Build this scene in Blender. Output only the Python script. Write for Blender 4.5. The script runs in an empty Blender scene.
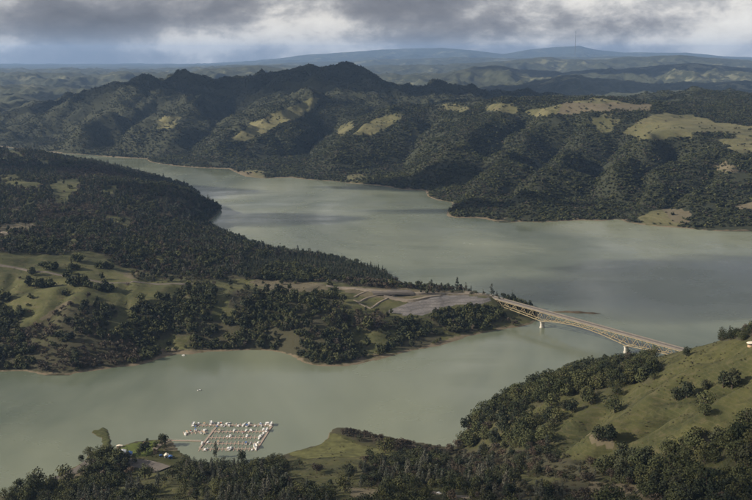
import bpy, bmesh, math, random
import numpy as np
from mathutils import Vector, Matrix

rad = math.radians
SC = bpy.context.scene
COL = SC.collection

# ------------------------------------------------------------------ camera
CAM_H = 450.0
PITCH = math.atan(0.195)
cam_d = bpy.data.cameras.new('camera'); cam = bpy.data.objects.new('camera', cam_d); COL.objects.link(cam)
cam.location = (0, 0, CAM_H); cam.rotation_euler = (math.pi / 2 - PITCH, 0, 0)
cam_d.sensor_width = 36.0; cam_d.lens = 36.0 * 1000.0 / 752.0
cam_d.clip_start = 1.0; cam_d.clip_end = 200000.0
SC.camera = cam

# ------------------------------------------------------------------ light
SUN_AZ = rad(-101)      # where the sun stands, measured from the view direction (+Y) towards +X
SUN_EL = rad(27)
SKY_STRENGTH = 0.082
sun_d = bpy.data.lights.new('sun', 'SUN'); sun = bpy.data.objects.new('sun', sun_d); COL.objects.link(sun)
sun_d.energy = 5.0; sun_d.angle = rad(0.6); sun_d.color = (1.0, 0.89, 0.73)
SUN_DIR = Vector((math.sin(SUN_AZ) * math.cos(SUN_EL), math.cos(SUN_AZ) * math.cos(SUN_EL), math.sin(SUN_EL)))
sun.rotation_euler = SUN_DIR.to_track_quat('Z', 'Y').to_euler()
sun.location = (-600, -200, 900)

def node(nt, typ, loc=None, **kw):
    n = nt.nodes.new(typ)
    for k, v in kw.items():
        if k in n.inputs.keys() if isinstance(k, str) else False:
            n.inputs[k].default_value = v
        else:
            setattr(n, k, v)
    return n

def mathn(nt, op, a, b=None, c=None, clamp=False):
    n = nt.nodes.new('ShaderNodeMath'); n.operation = op; n.use_clamp = clamp
    for i, x in enumerate((a, b, c)):
        if x is None: continue
        if isinstance(x, (int, float)): n.inputs[i].default_value = x
        else: nt.links.new(x, n.inputs[i])
    return n.outputs[0]

def mixc(nt, f, a, b, mode='MIX'):
    n = nt.nodes.new('ShaderNodeMix'); n.data_type = 'RGBA'; n.blend_type = mode
    for sock, x in ((n.inputs[0], f), (n.inputs[6], a), (n.inputs[7], b)):
        if isinstance(x, (int, float)): sock.default_value = x
        elif isinstance(x, (tuple, list)): sock.default_value = tuple(x) + (1.0,) if len(x) == 3 else x
        else: nt.links.new(x, sock)
    return n.outputs[2]

def noise(nt, vec, scale, detail=4.0, rough=0.55, dist=0.0, out=0):
    n = nt.nodes.new('ShaderNodeTexNoise')
    n.inputs['Scale'].default_value = scale; n.inputs['Detail'].default_value = detail
    n.inputs['Roughness'].default_value = rough; n.inputs['Distortion'].default_value = dist
    if vec is not None: nt.links.new(vec, n.inputs['Vector'])
    return n.outputs[out]

def ramp(nt, f, stops, interp='LINEAR'):
    n = nt.nodes.new('ShaderNodeValToRGB'); n.color_ramp.interpolation = interp
    el = n.color_ramp.elements
    while len(el) < len(stops): el.new(0.5)
    for e, (p, c) in zip(el, stops):
        e.position = p; e.color = (c, c, c, 1) if isinstance(c, (int, float)) else tuple(c) + (1,)
    nt.links.new(f, n.inputs[0])
    return n.outputs[0]

def mapping(nt, vec, scale=(1, 1, 1), loc=(0, 0, 0), rot=(0, 0, 0)):
    n = nt.nodes.new('ShaderNodeMapping')
    n.inputs['Scale'].default_value = scale; n.inputs['Location'].default_value = loc; n.inputs['Rotation'].default_value = rot
    nt.links.new(vec, n.inputs['Vector'])
    return n.outputs[0]

def build_world():
    w = bpy.data.worlds.new('World'); SC.world = w; w.use_nodes = True
    nt = w.node_tree; nt.nodes.clear(); L = nt.links.new
    out = nt.nodes.new('ShaderNodeOutputWorld'); bg = nt.nodes.new('ShaderNodeBackground')
    bg.inputs['Strength'].default_value = SKY_STRENGTH
    sky = nt.nodes.new('ShaderNodeTexSky'); sky.sky_type = 'NISHITA'; sky.sun_disc = False
    sky.sun_elevation = SUN_EL; sky.sun_rotation = SUN_AZ
    sky.altitude = 500; sky.air_density = 1.0; sky.dust_density = 1.5; sky.ozone_density = 1.0
    tc = nt.nodes.new('ShaderNodeTexCoord'); d = tc.outputs['Generated']
    sep = nt.nodes.new('ShaderNodeSeparateXYZ'); L(d, sep.inputs[0])
    # lumpy cloud deck: wide flat masses, lit from above
    el = mathn(nt, 'MAXIMUM', sep.outputs['Z'], 0.0)
    def field(dz, sc, off, det, rgh):
        return noise(nt, mapping(nt, d, (1.0, 1.0, 1.9), (off, 0.3 * off, dz)), sc, det, rgh, 0.25)
    n1 = field(0.0, 8.5, 1.7, 11.0, 0.56); n1u = field(0.040, 8.5, 1.7, 11.0, 0.56)
    n2 = field(0.0, 24.0, 4.2, 8.0, 0.64)
    lit = mathn(nt, 'SUBTRACT', n1, n1u)
    b1 = mathn(nt, 'ADD', mathn(nt, 'MULTIPLY', n1, 0.78), mathn(nt, 'MULTIPLY', n2, 0.22))
    b1 = mathn(nt, 'ADD', b1, mathn(nt, 'MULTIPLY', lit, -0.55))
    front = mathn(nt, 'GREATER_THAN', sep.outputs['Y'], 0.0)
    for x0, z0, sx, sz, amp in SKY_LOBES:      # the larger banks and breaks of the cloud deck
        ax = mathn(nt, 'POWER', mathn(nt, 'ABSOLUTE', mathn(nt, 'DIVIDE', mathn(nt, 'SUBTRACT', sep.outputs['X'], x0), sx)), 2.0)
        az = mathn(nt, 'POWER', mathn(nt, 'ABSOLUTE', mathn(nt, 'DIVIDE', mathn(nt, 'SUBTRACT', sep.outputs['Z'], z0), sz)), 2.0)
        g = mathn(nt, 'MULTIPLY', mathn(nt, 'EXPONENT', mathn(nt, 'MULTIPLY', mathn(nt, 'ADD', ax, az), -1.0)), front)
        b1 = mathn(nt, 'ADD', b1, mathn(nt, 'MULTIPLY', g, amp))
    shade = ramp(nt, b1, SKY_STOPS)
    # the deck breaks up overhead, where gaps are not foreshortened, and blue sky shows
    gap = mathn(nt, 'ADD', n2, mathn(nt, 'MULTIPLY', ramp(nt, el, [(0.06, 0.0), (0.45, 1.0)]), 0.09))
    blue = mathn(nt, 'MULTIPLY', ramp(nt, gap, [(0.56, 0.0), (0.66, 0.92)]), ramp(nt, el, [(0.05, 0.0), (0.20, 1.0)]))
    c = mixc(nt, blue, shade, sky.outputs[0])
    L(c, bg.inputs['Color']); L(bg.outputs[0], out.inputs['Surface'])

SKY_STOPS = [(0.31, (1.3, 1.33, 1.45)), (0.41, (1.9, 1.92, 2.05)), (0.47, (2.8, 2.78, 2.85)), (0.515, (4.6, 4.5, 4.4)), (0.56, (7.2, 6.9, 6.4)), (0.66, (9.2, 8.9, 8.2))]
SKY_LOBES = [(-0.27, 0.036, 0.12, 0.016, -0.10), (-0.14, 0.014, 0.09, 0.012, 0.09), (-0.02, 0.030, 0.10, 0.012, 0.08), (0.06, 0.050, 0.05, 0.010, -0.05), (0.20, 0.030, 0.13, 0.010, -0.05), (0.37, 0.045, 0.04, 0.02, 0.08), (-0.28, 0.008, 0.2, 0.008, 0.08), (0.2, 0.012, 0.15, 0.005, 0.05)]
build_world()

SC.view_settings.view_transform = 'Standard'; SC.view_settings.look = 'None'
SC.view_settings.exposure = 0.52; SC.view_settings.gamma = 1.0; SC.view_settings.use_curve_mapping = False
cy = SC.cycles
cy.max_bounces = 5; cy.diffuse_bounces = 2; cy.glossy_bounces = 2; cy.transmission_bounces = 2; cy.volume_bounces = 0; cy.transparent_max_bounces = 4
cy.use_denoising = True; cy.sample_clamp_indirect = 4.0
cy.use_adaptive_sampling = True; cy.adaptive_threshold = 0.015

# ------------------------------------------------------------------ projection helpers (photograph pixels, 752 x 500)
CP, SP = math.cos(PITCH), math.sin(PITCH)
def ray(u, v):
    x = (np.asarray(u, float) - 376) / 1000; y = (np.asarray(v, float) - 250) / 1000
    return x, CP - y * SP, -SP - y * CP
def on_z(u, v, z=0.0):
    x, dy, dz = ray(u, v); t = (z - CAM_H) / dz
    return np.stack([t * x, t * dy, np.zeros_like(t) + z], -1)
def on_y(u, v, Y):
    x, dy, dz = ray(u, v); t = np.asarray(Y, float) / dy
    return np.stack([t * x, t * dy, CAM_H + t * dz], -1)
def proj(x, y, z):
    dz = z - CAM_H
    f = y * CP - dz * SP; up = y * SP + dz * CP
    f = np.maximum(f, 1.0)
    return 376 + 1000 * x / f, 250 - 1000 * up / f, f

def P(*a): return [(a[i], a[i + 1]) for i in range(0, len(a), 2)]

# ------------------------------------------------------------------ numeric noise
def gnoise(x, y, seed):
    r = np.random.RandomState(seed); perm = r.permutation(512); ang = r.rand(512) * 2 * np.pi
    gx, gy = np.cos(ang), np.sin(ang)
    xi = np.floor(x).astype(np.int64); yi = np.floor(y).astype(np.int64); xf = x - xi; yf = y - yi
    def g(ix, iy, fx, fy):
        h = perm[(perm[ix & 511] + iy) & 511]
        return gx[h] * fx + gy[h] * fy
    s = xf * xf * xf * (xf * (xf * 6 - 15) + 10); t = yf * yf * yf * (yf * (yf * 6 - 15) + 10)
    a = g(xi, yi, xf, yf); b = g(xi + 1, yi, xf - 1, yf); c = g(xi, yi + 1, xf, yf - 1); d = g(xi + 1, yi + 1, xf - 1, yf - 1)
    return ((a + s * (b - a)) * (1 - t) + (c + s * (d - c)) * t) * 1.5
def fbm(x, y, wl, oct, seed, gain=0.5, ridged=False):
    out = 0.0; a = 1.0; f = 1.0 / wl
    for i in range(oct):
        n = gnoise(x * f + 17.3 * i, y * f - 9.1 * i, seed + i)
        if ridged: n = 1 - 2 * np.abs(n)
        out = out + a * n; a *= gain; f *= 2.03
    return out

def inside(x, y, poly):
    r = np.zeros(x.shape, bool); n = len(poly)
    for i in range(n):
        x1, y1 = poly[i][:2]; x2, y2 = poly[(i + 1) % n][:2]
        if y1 == y2: continue
        c = ((y1 > y) != (y2 > y)) & (x < (x2 - x1) * (y - y1) / (y2 - y1) + x1)
        r ^= c
    return r
def seg_dist(x, y, line):
    d = np.full(x.shape, 1e18)
    for (x1, y1), (x2, y2) in zip(line[:-1], line[1:]):
        vx, vy = x2 - x1, y2 - y1; q = vx * vx + vy * vy + 1e-9
        t = np.clip(((x - x1) * vx + (y - y1) * vy) / q, 0, 1)
        d = np.minimum(d, (x - x1 - t * vx) ** 2 + (y - y1 - t * vy) ** 2)
    return np.sqrt(d)
def smooth01(x, a, b):
    t = np.clip((x - a) / (b - a), 0, 1); return t * t * (3 - 2 * t)

def rbf_fit(pts, c):
    P = np.array(pts); A = np.sqrt(((P[:, None, :2] - P[None, :, :2]) ** 2).sum(-1) + c * c)
    n = len(P); B = np.zeros((n + 3, n + 3)); B[:n, :n] = -A; B[:n, :n] += np.eye(n) * 1.0
    B[:n, n] = 1; B[:n, n + 1:] = P[:, :2] / 1000; B[n:, :n] = B[:n, n:].T
    w = np.linalg.solve(B, np.concatenate([P[:, 2], np.zeros(3)]))
    def f(x, y):
        o = w[n] + w[n + 1] * x / 1000 + w[n + 2] * y / 1000
        for (px, py, _), k in zip(P, w[:n]): o = o - k * np.sqrt((x - px) ** 2 + (y - py) ** 2 + c * c)
        return o
    return f

def densify(line, step):
    out = []
    for a, b in zip(line[:-1], line[1:]):
        a = np.array(a); b = np.array(b); k = max(1, int(np.linalg.norm((b - a)[:2]) / step))
        out += [tuple(a + (b - a) * i / k) for i in range(k)]
    return out + [tuple(line[-1])]

class Zone:
    def __init__(s, x0, x1, y0, y1, st):
        s.x0, s.y0, s.st = x0, y0, st
        s.xs = np.arange(x0, x1 + st, st); s.ys = np.arange(y0, y1 + st, st)
        s.X, s.Y = np.meshgrid(s.xs, s.ys)
        s.Z = np.zeros_like(s.X)
    def sample(s, x, y):
        fx = (np.asarray(x, float) - s.x0) / s.st; fy = (np.asarray(y, float) - s.y0) / s.st
        ok = (fx >= 0) & (fy >= 0) & (fx < len(s.xs) - 1.001) & (fy < len(s.ys) - 1.001)
        fx = np.clip(fx, 0, len(s.xs) - 1.001); fy = np.clip(fy, 0, len(s.ys) - 1.001)
        i = fx.astype(int); j = fy.astype(int); a = fx - i; b = fy - j
        z = (s.Z[j, i] * (1 - a) + s.Z[j, i + 1] * a) * (1 - b) + (s.Z[j + 1, i] * (1 - a) + s.Z[j + 1, i + 1] * a) * b
        return np.where(ok, z, -60.0)

# ------------------------------------------------------------------ shorelines traced on the water plane
SH_PEN = [(-1500, 372), (-700, 370), (-300, 374), (-100, 372), (0, 372), (25, 371), (38, 374), (50, 377.5), (66, 377.5), (76, 373), (95, 371), (115, 367.5), (135, 366), (150, 362),
          (165, 357), (178, 354), (190, 355), (205, 352), (230, 351), (255, 350), (275, 351), (290, 355), (303, 363), (320, 366.5), (345, 366.5), (362, 363.5), (378, 360), (395, 355.5),
          (415, 350), (440, 346), (455, 341), (470, 336), (490, 331.5), (505, 329), (520, 327), (532, 324), (538, 319), (537, 313), (528, 307.5), (510, 301.5), (490, 297), (470, 294), (445, 291.5), (420, 290.5), (406, 288.5),
          (399, 281), (385, 271), (360, 263), (330, 257), (300, 253), (275, 250), (255, 243), (236, 237), (222, 231.5), (209, 226), (208, 222), (216, 215), (221, 210.5), (217, 205), (205, 201), (201, 196), (195, 190),
          (180, 183), (155, 177), (130, 170), (100, 163), (62, 155.5), (30, 152.5), (0, 150), (-200, 145), (-600, 142), (-1500, 140)]
SH_FAR = [(-1500, 134), (-600, 136), (-200, 140), (0, 146.5), (30, 150), (60, 153), (75, 154), (100, 156), (125, 158), (145, 158.5), (150, 162), (175, 166), (200, 168), (228, 169), (236, 173), (245, 176.5), (262, 178.5), (290, 177.5),
          (310, 180), (330, 181), (350, 183.5), (370, 185), (381, 186), (406, 190), (424, 190.5), (427, 196), (437, 200), (452, 202.5), (452, 207), (447, 211.5), (445.5, 216), (455, 218), (482, 218.5),
          (500, 223), (522, 222), (543, 222.5), (565, 221), (584, 220.5), (604, 221), (618, 219), (624, 222), (647, 225.5), (662, 227), (681, 228), (700, 230), (721, 231.5), (752, 232.5), (800, 234), (900, 238), (1200, 245), (1800, 250)]
SH_NEAR = [(-500, 640), (-200, 580), (-100, 545), (-40, 515), (0, 497), (20, 490), (35, 484), (53, 479), (66, 471), (76, 466), (86, 462), (87, 456), (92, 451), (100, 449.5), (102.5, 444), (101.5, 438), (97, 436), (91.5, 432.5), (93, 430),
           (98, 430), (104, 426.8), (108, 430), (110, 437), (111, 447), (112, 451), (116, 449), (121, 446), (128, 444), (135, 441.7), (147, 440.5), (160, 439.3), (169, 438.5), (173, 441), (178, 450), (193, 460), (215, 465), (245, 466), (268, 462), (285, 454),
           (297, 450.5), (310, 447), (321, 444), (328, 437), (331, 430), (338, 427), (355, 429), (375, 434), (403, 440), (430, 444), (450, 448), (461, 445), (464, 434), (472, 422), (486, 408), (505, 394), (530, 381),
           (565, 371), (600, 368), (630, 367), (650, 366), (672, 359), (700, 347), (740, 336), (800, 325), (950, 312), (1300, 300)]
W_PEN = [tuple(p[:2]) for p in on_z(*zip(*SH_PEN))]
W_FAR = [tuple(p[:2]) for p in on_z(*zip(*SH_FAR))]
W_NEAR = [tuple(p[:2]) for p in on_z(*zip(*SH_NEAR))]

def finish_zone(zn, land, shore, ctrl, c, bank=(0.10, 0.9), noise_f=None, carve=()):
    X, Y = zn.X, zn.Y
    z = rbf_fit(ctrl, c)(X, Y)
    ins = inside(X, Y, land); sd = seg_dist(X, Y, shore)
    if noise_f is not None: z = z + noise_f(X, Y, sd, z)
    for line, depth, wd in carve:
        z = z - depth * np.exp(-(seg_dist(X, Y, line) / wd) ** 2)
    wob = 1 + 0.5 * gnoise(X / 60, Y / 60, 91)
    lo = 0.5 + bank[0] * np.minimum(sd, 60); hi = 0.7 + bank[1] * wob * sd
    zl = np.clip(z, lo, np.maximum(hi, lo + 0.05))
    zn.Z = np.where(ins, zl, -0.4 - 0.35 * np.minimum(sd, 60)); zn.sd = np.where(ins, sd, -sd)

# ---- peninsula
PZ = [  # u, v, z : points read off the photograph with an estimated elevation above the lake
    (0, 200, 88), (70, 207, 78), (130, 217, 64), (190, 218, 36), (0, 232, 92), (50, 242, 82), (120, 246, 70), (180, 247, 58), (240, 253, 36), (150, 267, 62), (220, 265, 48), (280, 267, 30),
    (330, 270, 20), (370, 275, 15), (394, 285, 5), (0, 258, 90), (40, 262, 80), (80, 256, 84), (105, 262, 76), (0, 266, 85), (45, 275, 74), (90, 281, 68), (150, 285, 62), (220, 285, 54), (280, 286, 47), (330, 289, 41),
    (400, 294, 35), (450, 297, 31), (490, 299, 28), (66, 301, 62), (45, 313, 50), (28, 328, 36), (100, 311, 48), (150, 316, 37), (200, 311, 44), (270, 300, 48), (250, 320, 32), (310, 310, 41), (345, 318, 30), (330, 345, 13),
    (60, 347, 22), (120, 346, 15), (0, 320, 40), (0, 345, 20), (395, 313, 22), (440, 320, 14), (478, 312, 20), (505, 309, 14), (520, 313, 9), (470, 300, 28), (430, 305, 27), (375, 305, 31), (210, 335, 14), (170, 340, 12), (290, 335, 20),
    (-200, 200, 90), (-200, 260, 80), (-200, 320, 40), (-600, 250, 90), (-600, 200, 90), (-1200, 220, 80)]
PY = [  # u, v, distance : crests
    (0, 151, 3800), (40, 156, 3700), (70, 161, 3650), (100, 169, 3470), (140, 180, 3230), (172, 189, 3030), (195, 196, 2930), (213, 207, 2830), (0, 172, 3200), (60, 178, 2980), (100, 180, 2950), (150, 194, 2720), (-300, 150, 3700),
    (25, 165, 3350), (85, 170, 3250), (120, 182, 2950), (115, 190, 2700), (60, 193, 2650), (170, 205, 2600), (190, 206, 2660)]
pen = Zone(-2300, 430, 1370, 4700, 7.5)
ctrl = [tuple(on_z(u, v, z)) for u, v, z in PZ] + [tuple(on_y(u, v, Y)) for u, v, Y in PY] + [(x, y, 0) for x, y in densify(W_PEN, 120) if x > -3500]
def n_pen(X, Y, sd, z):
    k = smooth01(sd, 0, 90)
    return k * (7 * fbm(X, Y, 260, 4, 5, 0.5) + 3.0 * fbm(X + 40 * gnoise(X / 90, Y / 90, 3), Y, 85, 3, 9, 0.5, True))
GULLIES_P = [([(127, 285), (125, 297), (127, 309), (120, 322)], 6, 5), ([(14, 285), (9, 300), (6, 315)], 6, 6), ([(70, 303), (60, 318), (45, 332)], 8, 14), ([(222, 288), (219, 300), (222, 318)], 4, 6), ([(180, 290), (172, 310), (165, 335)], 8, 18), ([(350, 312), (360, 330), (368, 352)], 7, 18)]
carve = []
for px, dep, wd in GULLIES_P:
    carve.append(([tuple(on_z(u, v, 62 - (v - 285) * 0.75)[:2]) for u, v in px], dep, wd))
finish_zone(pen, W_PEN, W_PEN, ctrl, 40, (0.05, 0.8), n_pen, carve)

# ---- far shore and the dark mountain
FY = [
    # skyline of the dark mountain
    (-300, 108, 6200), (-100, 122, 5900), (0, 134, 5600), (30, 123, 5600), (50, 113, 5600), (85, 104, 5650), (100, 96, 5700), (120, 88, 5800), (135, 85, 5850), (150, 86, 5900), (165, 88, 5950), (180, 82, 6000), (195, 79, 6050), (210, 86, 6000), (222, 89, 6000), (245, 86, 6050), (265, 80, 6100),
    (290, 76, 6100), (315, 73, 6100), (345, 71, 6100), (360, 75, 6150), (385, 83, 6200), (410, 90, 6250), (440, 91, 6300), (460, 92, 6300), (490, 97, 6300), (520, 101, 6300), (600, 104, 6300), (700, 105, 6300), (900, 100, 6300),
    # spur with the pale grass, down to the lake
    (320, 99, 5350), (295, 108, 5100), (270, 121, 4800), (245, 134, 4550), (226, 145, 4400), (205, 158, 4230),
    # second grass spur
    (405, 110, 4750), (390, 117, 4600), (370, 126, 4450), (350, 137, 4350), (330, 155, 4100),
    # front ridge
    (430, 111, 4700), (455, 107, 4650), (480, 106, 4550), (505, 105, 4450), (525, 110, 4350), (550, 109, 4250), (575, 104, 4300), (600, 101, 4350), (625, 104, 4400), (650, 107, 4450), (690, 100, 4800), (690, 93, 5000), (720, 97, 5100), (752, 103, 5100), (850, 100, 5000),
    # ground behind the front ridge drops
    (455, 108, 5300), (525, 112, 5200), (600, 112, 5200), (405, 112, 5300),
    # spurs from the front ridge down to the water
    (470, 128, 4150), (455, 148, 3800), (440, 170, 3480), (520, 130, 3950), (505, 152, 3550), (485, 178, 3200), (468, 200, 2950), (575, 122, 3950), (560, 150, 3450), (540, 175, 3120), (525, 200, 2900),
    (650, 139, 3500), (630, 160, 3250), (610, 185, 3020), (597, 205, 2850), (700, 150, 3250), (675, 175, 3020), (650, 195, 2880), (636, 210, 2790), (752, 175, 3000), (720, 195, 2880), (752, 205, 2800),
    (640, 121, 3900), (680, 118, 3950), (720, 126, 3800), (752, 130, 3750), (690, 134, 3550), (740, 148, 3350), (680, 135, 3520), (850, 140, 3500), (850, 180, 2950),
    # left flank
    (60, 138, 5000), (100, 128, 5000), (130, 138, 4700), (170, 140, 4500), (110, 148, 4750), (190, 120, 5100), (240, 112, 5400), (150, 112, 5400),
]
FV = [  # u, v, z: ravines between the spurs
    (300, 160, 12), (285, 145, 60), (310, 128, 110), (400, 165, 35), (410, 140, 110), (425, 125, 160), (455, 185, 25), (480, 150, 100), (500, 130, 150), (505, 200, 22), (530, 165, 70), (555, 140, 125), (580, 205, 14), (590, 175, 55), (605, 150, 110),
    (622, 210, 8), (650, 175, 62), (680, 158, 100), (215, 150, 45), (200, 135, 90), (140, 150, 25), (75, 148, 25)]
far = Zone(-3600, 3600, 2560, 7100, 13.0)
ctrl = [tuple(on_y(u, v, Y)) for u, v, Y in FY] + [tuple(on_z(u, v, z)) for u, v, z in FV] + [(x, y, 0) for x, y in densify(W_FAR, 170) if abs(x) < 4500]
ctrl += [(x, 7100, 70) for x in range(-4000, 4200, 700)]
def n_far(X, Y, sd, z):
    k = smooth01(sd, 0, 240) * (0.42 + 0.5 * smooth01(Y, 4500, 5600)) * (1 - 0.9 * np.exp(-((X - 1180) / 520) ** 2 - ((Y - 3720) / 330) ** 2))
    k = np.where(X < -300, np.maximum(k, 0.9 * smooth01(sd, 0, 240)), k)
    wx = X + 90 * fbm(X, Y, 500, 2, 31); wy = Y + 90 * fbm(X, Y, 500, 2, 37)
    r = fbm(wx * 0.9 + wy * 0.45, wy * 0.55 - wx * 0.3, 520, 5, 21, 0.5, True)
    r2 = fbm(wx * 0.8 + wy * 0.5, wy * 0.6 - wx * 0.35, 210, 4, 24, 0.55, True)
    return k * (46 * (r - 0.6) + (17 + 12 * smooth01(Y, 4500, 5500)) * (r2 - 0.5))
finish_zone(far, W_FAR + [(6000, 9000), (-9000, 9000)], W_FAR, ctrl, 60, (0.06, 0.8), n_far)

SPURS = [(P(510, 105, 495, 120, 475, 135, 455, 150, 440, 170, 434, 186), 1), (P(555, 111, 535, 130, 510, 152, 480, 178, 462, 204), 1), (P(592, 118, 580, 137, 560, 157, 538, 180, 518, 206), 1), (P(648, 140, 628, 158, 610, 180, 600, 208), 1), (P(702, 140, 685, 155, 660, 175, 642, 195, 634, 212), 1), (P(740, 158, 715, 180, 692, 202), 1),
         (P(526, 113, 505, 131, 480, 156, 458, 182, 447, 198), -1), (P(575, 119, 558, 137, 536, 160, 508, 186, 490, 214), -1), (P(618, 131, 602, 150, 590, 176, 584, 215), -1), (P(674, 143, 650, 165, 633, 190, 622, 214), -1), (P(722, 150, 700, 175, 676, 196), -1),
         (P(318, 100, 295, 110, 268, 123, 240, 138, 212, 156), 1), (P(404, 111, 385, 119, 362, 132, 342, 150, 330, 172), 1), (P(340, 110, 318, 130, 300, 150, 285, 172), -1), (P(430, 116, 412, 135, 392, 158, 380, 180), -1), (P(120, 100, 95, 125, 70, 146), 1), (P(190, 100, 165, 122, 135, 150), 1), (P(150, 104, 125, 128, 102, 150), -1), (P(235, 100, 205, 128, 175, 158), -1), (P(60, 118, 40, 135, 25, 145), -1)]
def far_spurs():
    add = np.zeros_like(far.Z); X, Y = far.X, far.Y
    for px, sg in SPURS:
        u = np.array([p[0] for p in px], float); v = np.array([p[1] for p in px], float); x, dy, dz = ray(u, v); t = np.full(u.shape, 2500.0); res = t.copy(); done = np.zeros(u.shape, bool)
        for _ in range(900):
            t = t * 1.0015; b = (CAM_H + t * dz) < np.maximum(far.sample(t * x, t * dy), 0.0); res = np.where(b & ~done, t, res); done |= b
        line = [(a * b, a * c) for a, b, c, k in zip(res, x, dy, done) if k]
        if len(line) < 2: continue
        d = seg_dist(X + 30 * gnoise(X / 160, Y / 160, 61), Y + 30 * gnoise(X / 160 + 9, Y / 160, 62), line)
        add += (42 * np.exp(-d / 100) if sg > 0 else -74 * np.exp(-d / 92))
    far.Z = np.where(far.sd > 0, np.maximum(far.Z + np.clip(add, -85, 48) * smooth01(far.sd, 0, 190), np.minimum(0.4 + 0.20 * np.minimum(far.sd, 90), far.Z)), far.Z)
far_spurs()

# ---- foreground slope
NY = [
    (752, 336, 1010), (735, 341, 1030), (720, 346, 1040), (700, 351, 1055), (685, 355, 1065), (660, 364, 1080), (640, 370, 1090), (615, 376, 1105), (590, 380, 1115), (560, 385, 1125), (540, 391, 1130), (520, 398, 1135), (500, 409, 1135), (485, 419, 1135), (472, 432, 1140),
    (850, 315, 980), (1000, 300, 950),
    (640, 400, 985), (600, 410, 1010), (560, 420, 1020), (520, 430, 1040), (490, 440, 1070), (700, 380, 960), (752, 365, 930), (720, 400, 900), (680, 415, 890), (650, 425, 905), (610, 432, 925), (575, 440, 950), (540, 446, 970), (505, 452, 1010), (480, 456, 1050),
    (752, 400, 850), (752, 430, 790), (700, 440, 820), (650, 452, 840), (600, 458, 860), (560, 462, 890), (520, 466, 925), (480, 468, 960), (450, 466, 1000), (752, 470, 720), (700, 475, 745), (650, 482, 765), (600, 488, 780), (550, 488, 800), (500, 490, 815), (450, 488, 840), (752, 500, 670), (650, 505, 700),
    (410, 462, 1020), (375, 448, 1105), (345, 443, 1130), (340, 434, 1165), (352, 433, 1160), (360, 460, 1020), (380, 440, 1145), (410, 446, 1120), (435, 452, 1085),
    (400, 480, 900), (340, 475, 940), (300, 470, 980), (260, 474, 985), (220, 476, 985), (180, 470, 1030), (150, 465, 1070), (120, 462, 1090), (95, 468, 1070), (140, 452, 1120), (155, 446, 1140), (170, 448, 1125), (70, 480, 1030), (30, 494, 1005),
    (400, 500, 780), (340, 497, 815), (300, 495, 830), (240, 495, 850), (180, 490, 900), (120, 490, 920), (60, 495, 955), (500, 505, 740), (200, 510, 800), (60, 515, 880)]
near = Zone(-760, 960, 240, 1520, 4.0)
ctrl = [tuple(on_y(u, v, Y)) for u, v, Y in NY] + [(x, y, 0) for x, y in densify(W_NEAR, 60) if abs(x) < 1500 and y > 700]
ctrl += [(465, 1377, 26), (440, 1415, 12), (520, 1330, 60), (600, 1250, 110), (700, 1180, 150), (800, 1100, 175), (900, 1200, 150)]
ctrl += [(x, 500, 150 + 0.06 * x) for x in range(-700, 1000, 200)] + [(x, 200, 190) for x in range(-700, 1000, 250)] + [(-400, 700, 75), (-250, 650, 110), (-600, 700, 60)]
def n_near(X, Y, sd, z):
    k = smooth01(sd, 5, 70)
    return k * (3.2 * fbm(X, Y, 120, 4, 51, 0.5) + 1.6 * fbm(X + 0.5 * Y, Y * 0.6 - 0.3 * X, 45, 3, 57, 0.5, True))
GULLIES_N = [([(672, 398), (655, 413), (640, 428), (622, 441), (604, 452), (588, 461)], [905, 900, 895, 890, 885, 880], 12, 9), ([(752, 372), (725, 392), (700, 412), (680, 428)], [915, 900, 880, 860], 5, 12), ([(640, 385), (612, 402), (585, 422), (560, 438)], [1060, 1010, 960, 940], 9, 13), ([(735, 352), (700, 366), (665, 382)], [985, 990, 1000], 4, 14), ([(752, 415), (726, 432), (700, 452), (680, 470)], [820, 805, 790, 775], 6, 14),
    ([(690, 372), (655, 395), (620, 416), (595, 432)], [985, 960, 935, 920], -8, 17), ([(752, 385), (715, 408), (690, 430)], [880, 865, 850], -8, 16)]
carve = [([tuple(on_y(u, v, Y)[:2]) for (u, v), Y in zip(px, Ys)], dep, wd) for px, Ys, dep, wd in GULLIES_N]
finish_zone(near, W_NEAR + [(3000, 3000), (3000, -500), (-2000, -500)], W_NEAR, ctrl, 25, (0.05, 0.9), n_near, carve)
# the knoll behind the bridge and the marina terrace are evened out by hand
ZONES = [near, pen, far]

def height(x, y):
    return np.maximum(np.maximum(near.sample(x, y), pen.sample(x, y)), far.sample(x, y))
def hit(pix):
    """where the sight line of a photograph pixel meets the ground"""
    u = np.array([p[0] for p in pix], float); v = np.array([p[1] for p in pix], float)
    x, dy, dz = ray(u, v); t0 = np.full(u.shape, 400.0); done = np.zeros(u.shape, bool); res = np.full(u.shape, 400.0)
    t = t0.copy()
    for _ in range(2600):
        tn = t * 1.0014
        below = (CAM_H + tn * dz) < np.maximum(height(tn * x, tn * dy), 0.0)
        res = np.where(below & ~done, tn, res); done |= below; t = tn
        if done.all(): break
    return np.stack([res * x, res * dy, np.maximum(height(res * x, res * dy), 0.0)], -1)

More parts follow.
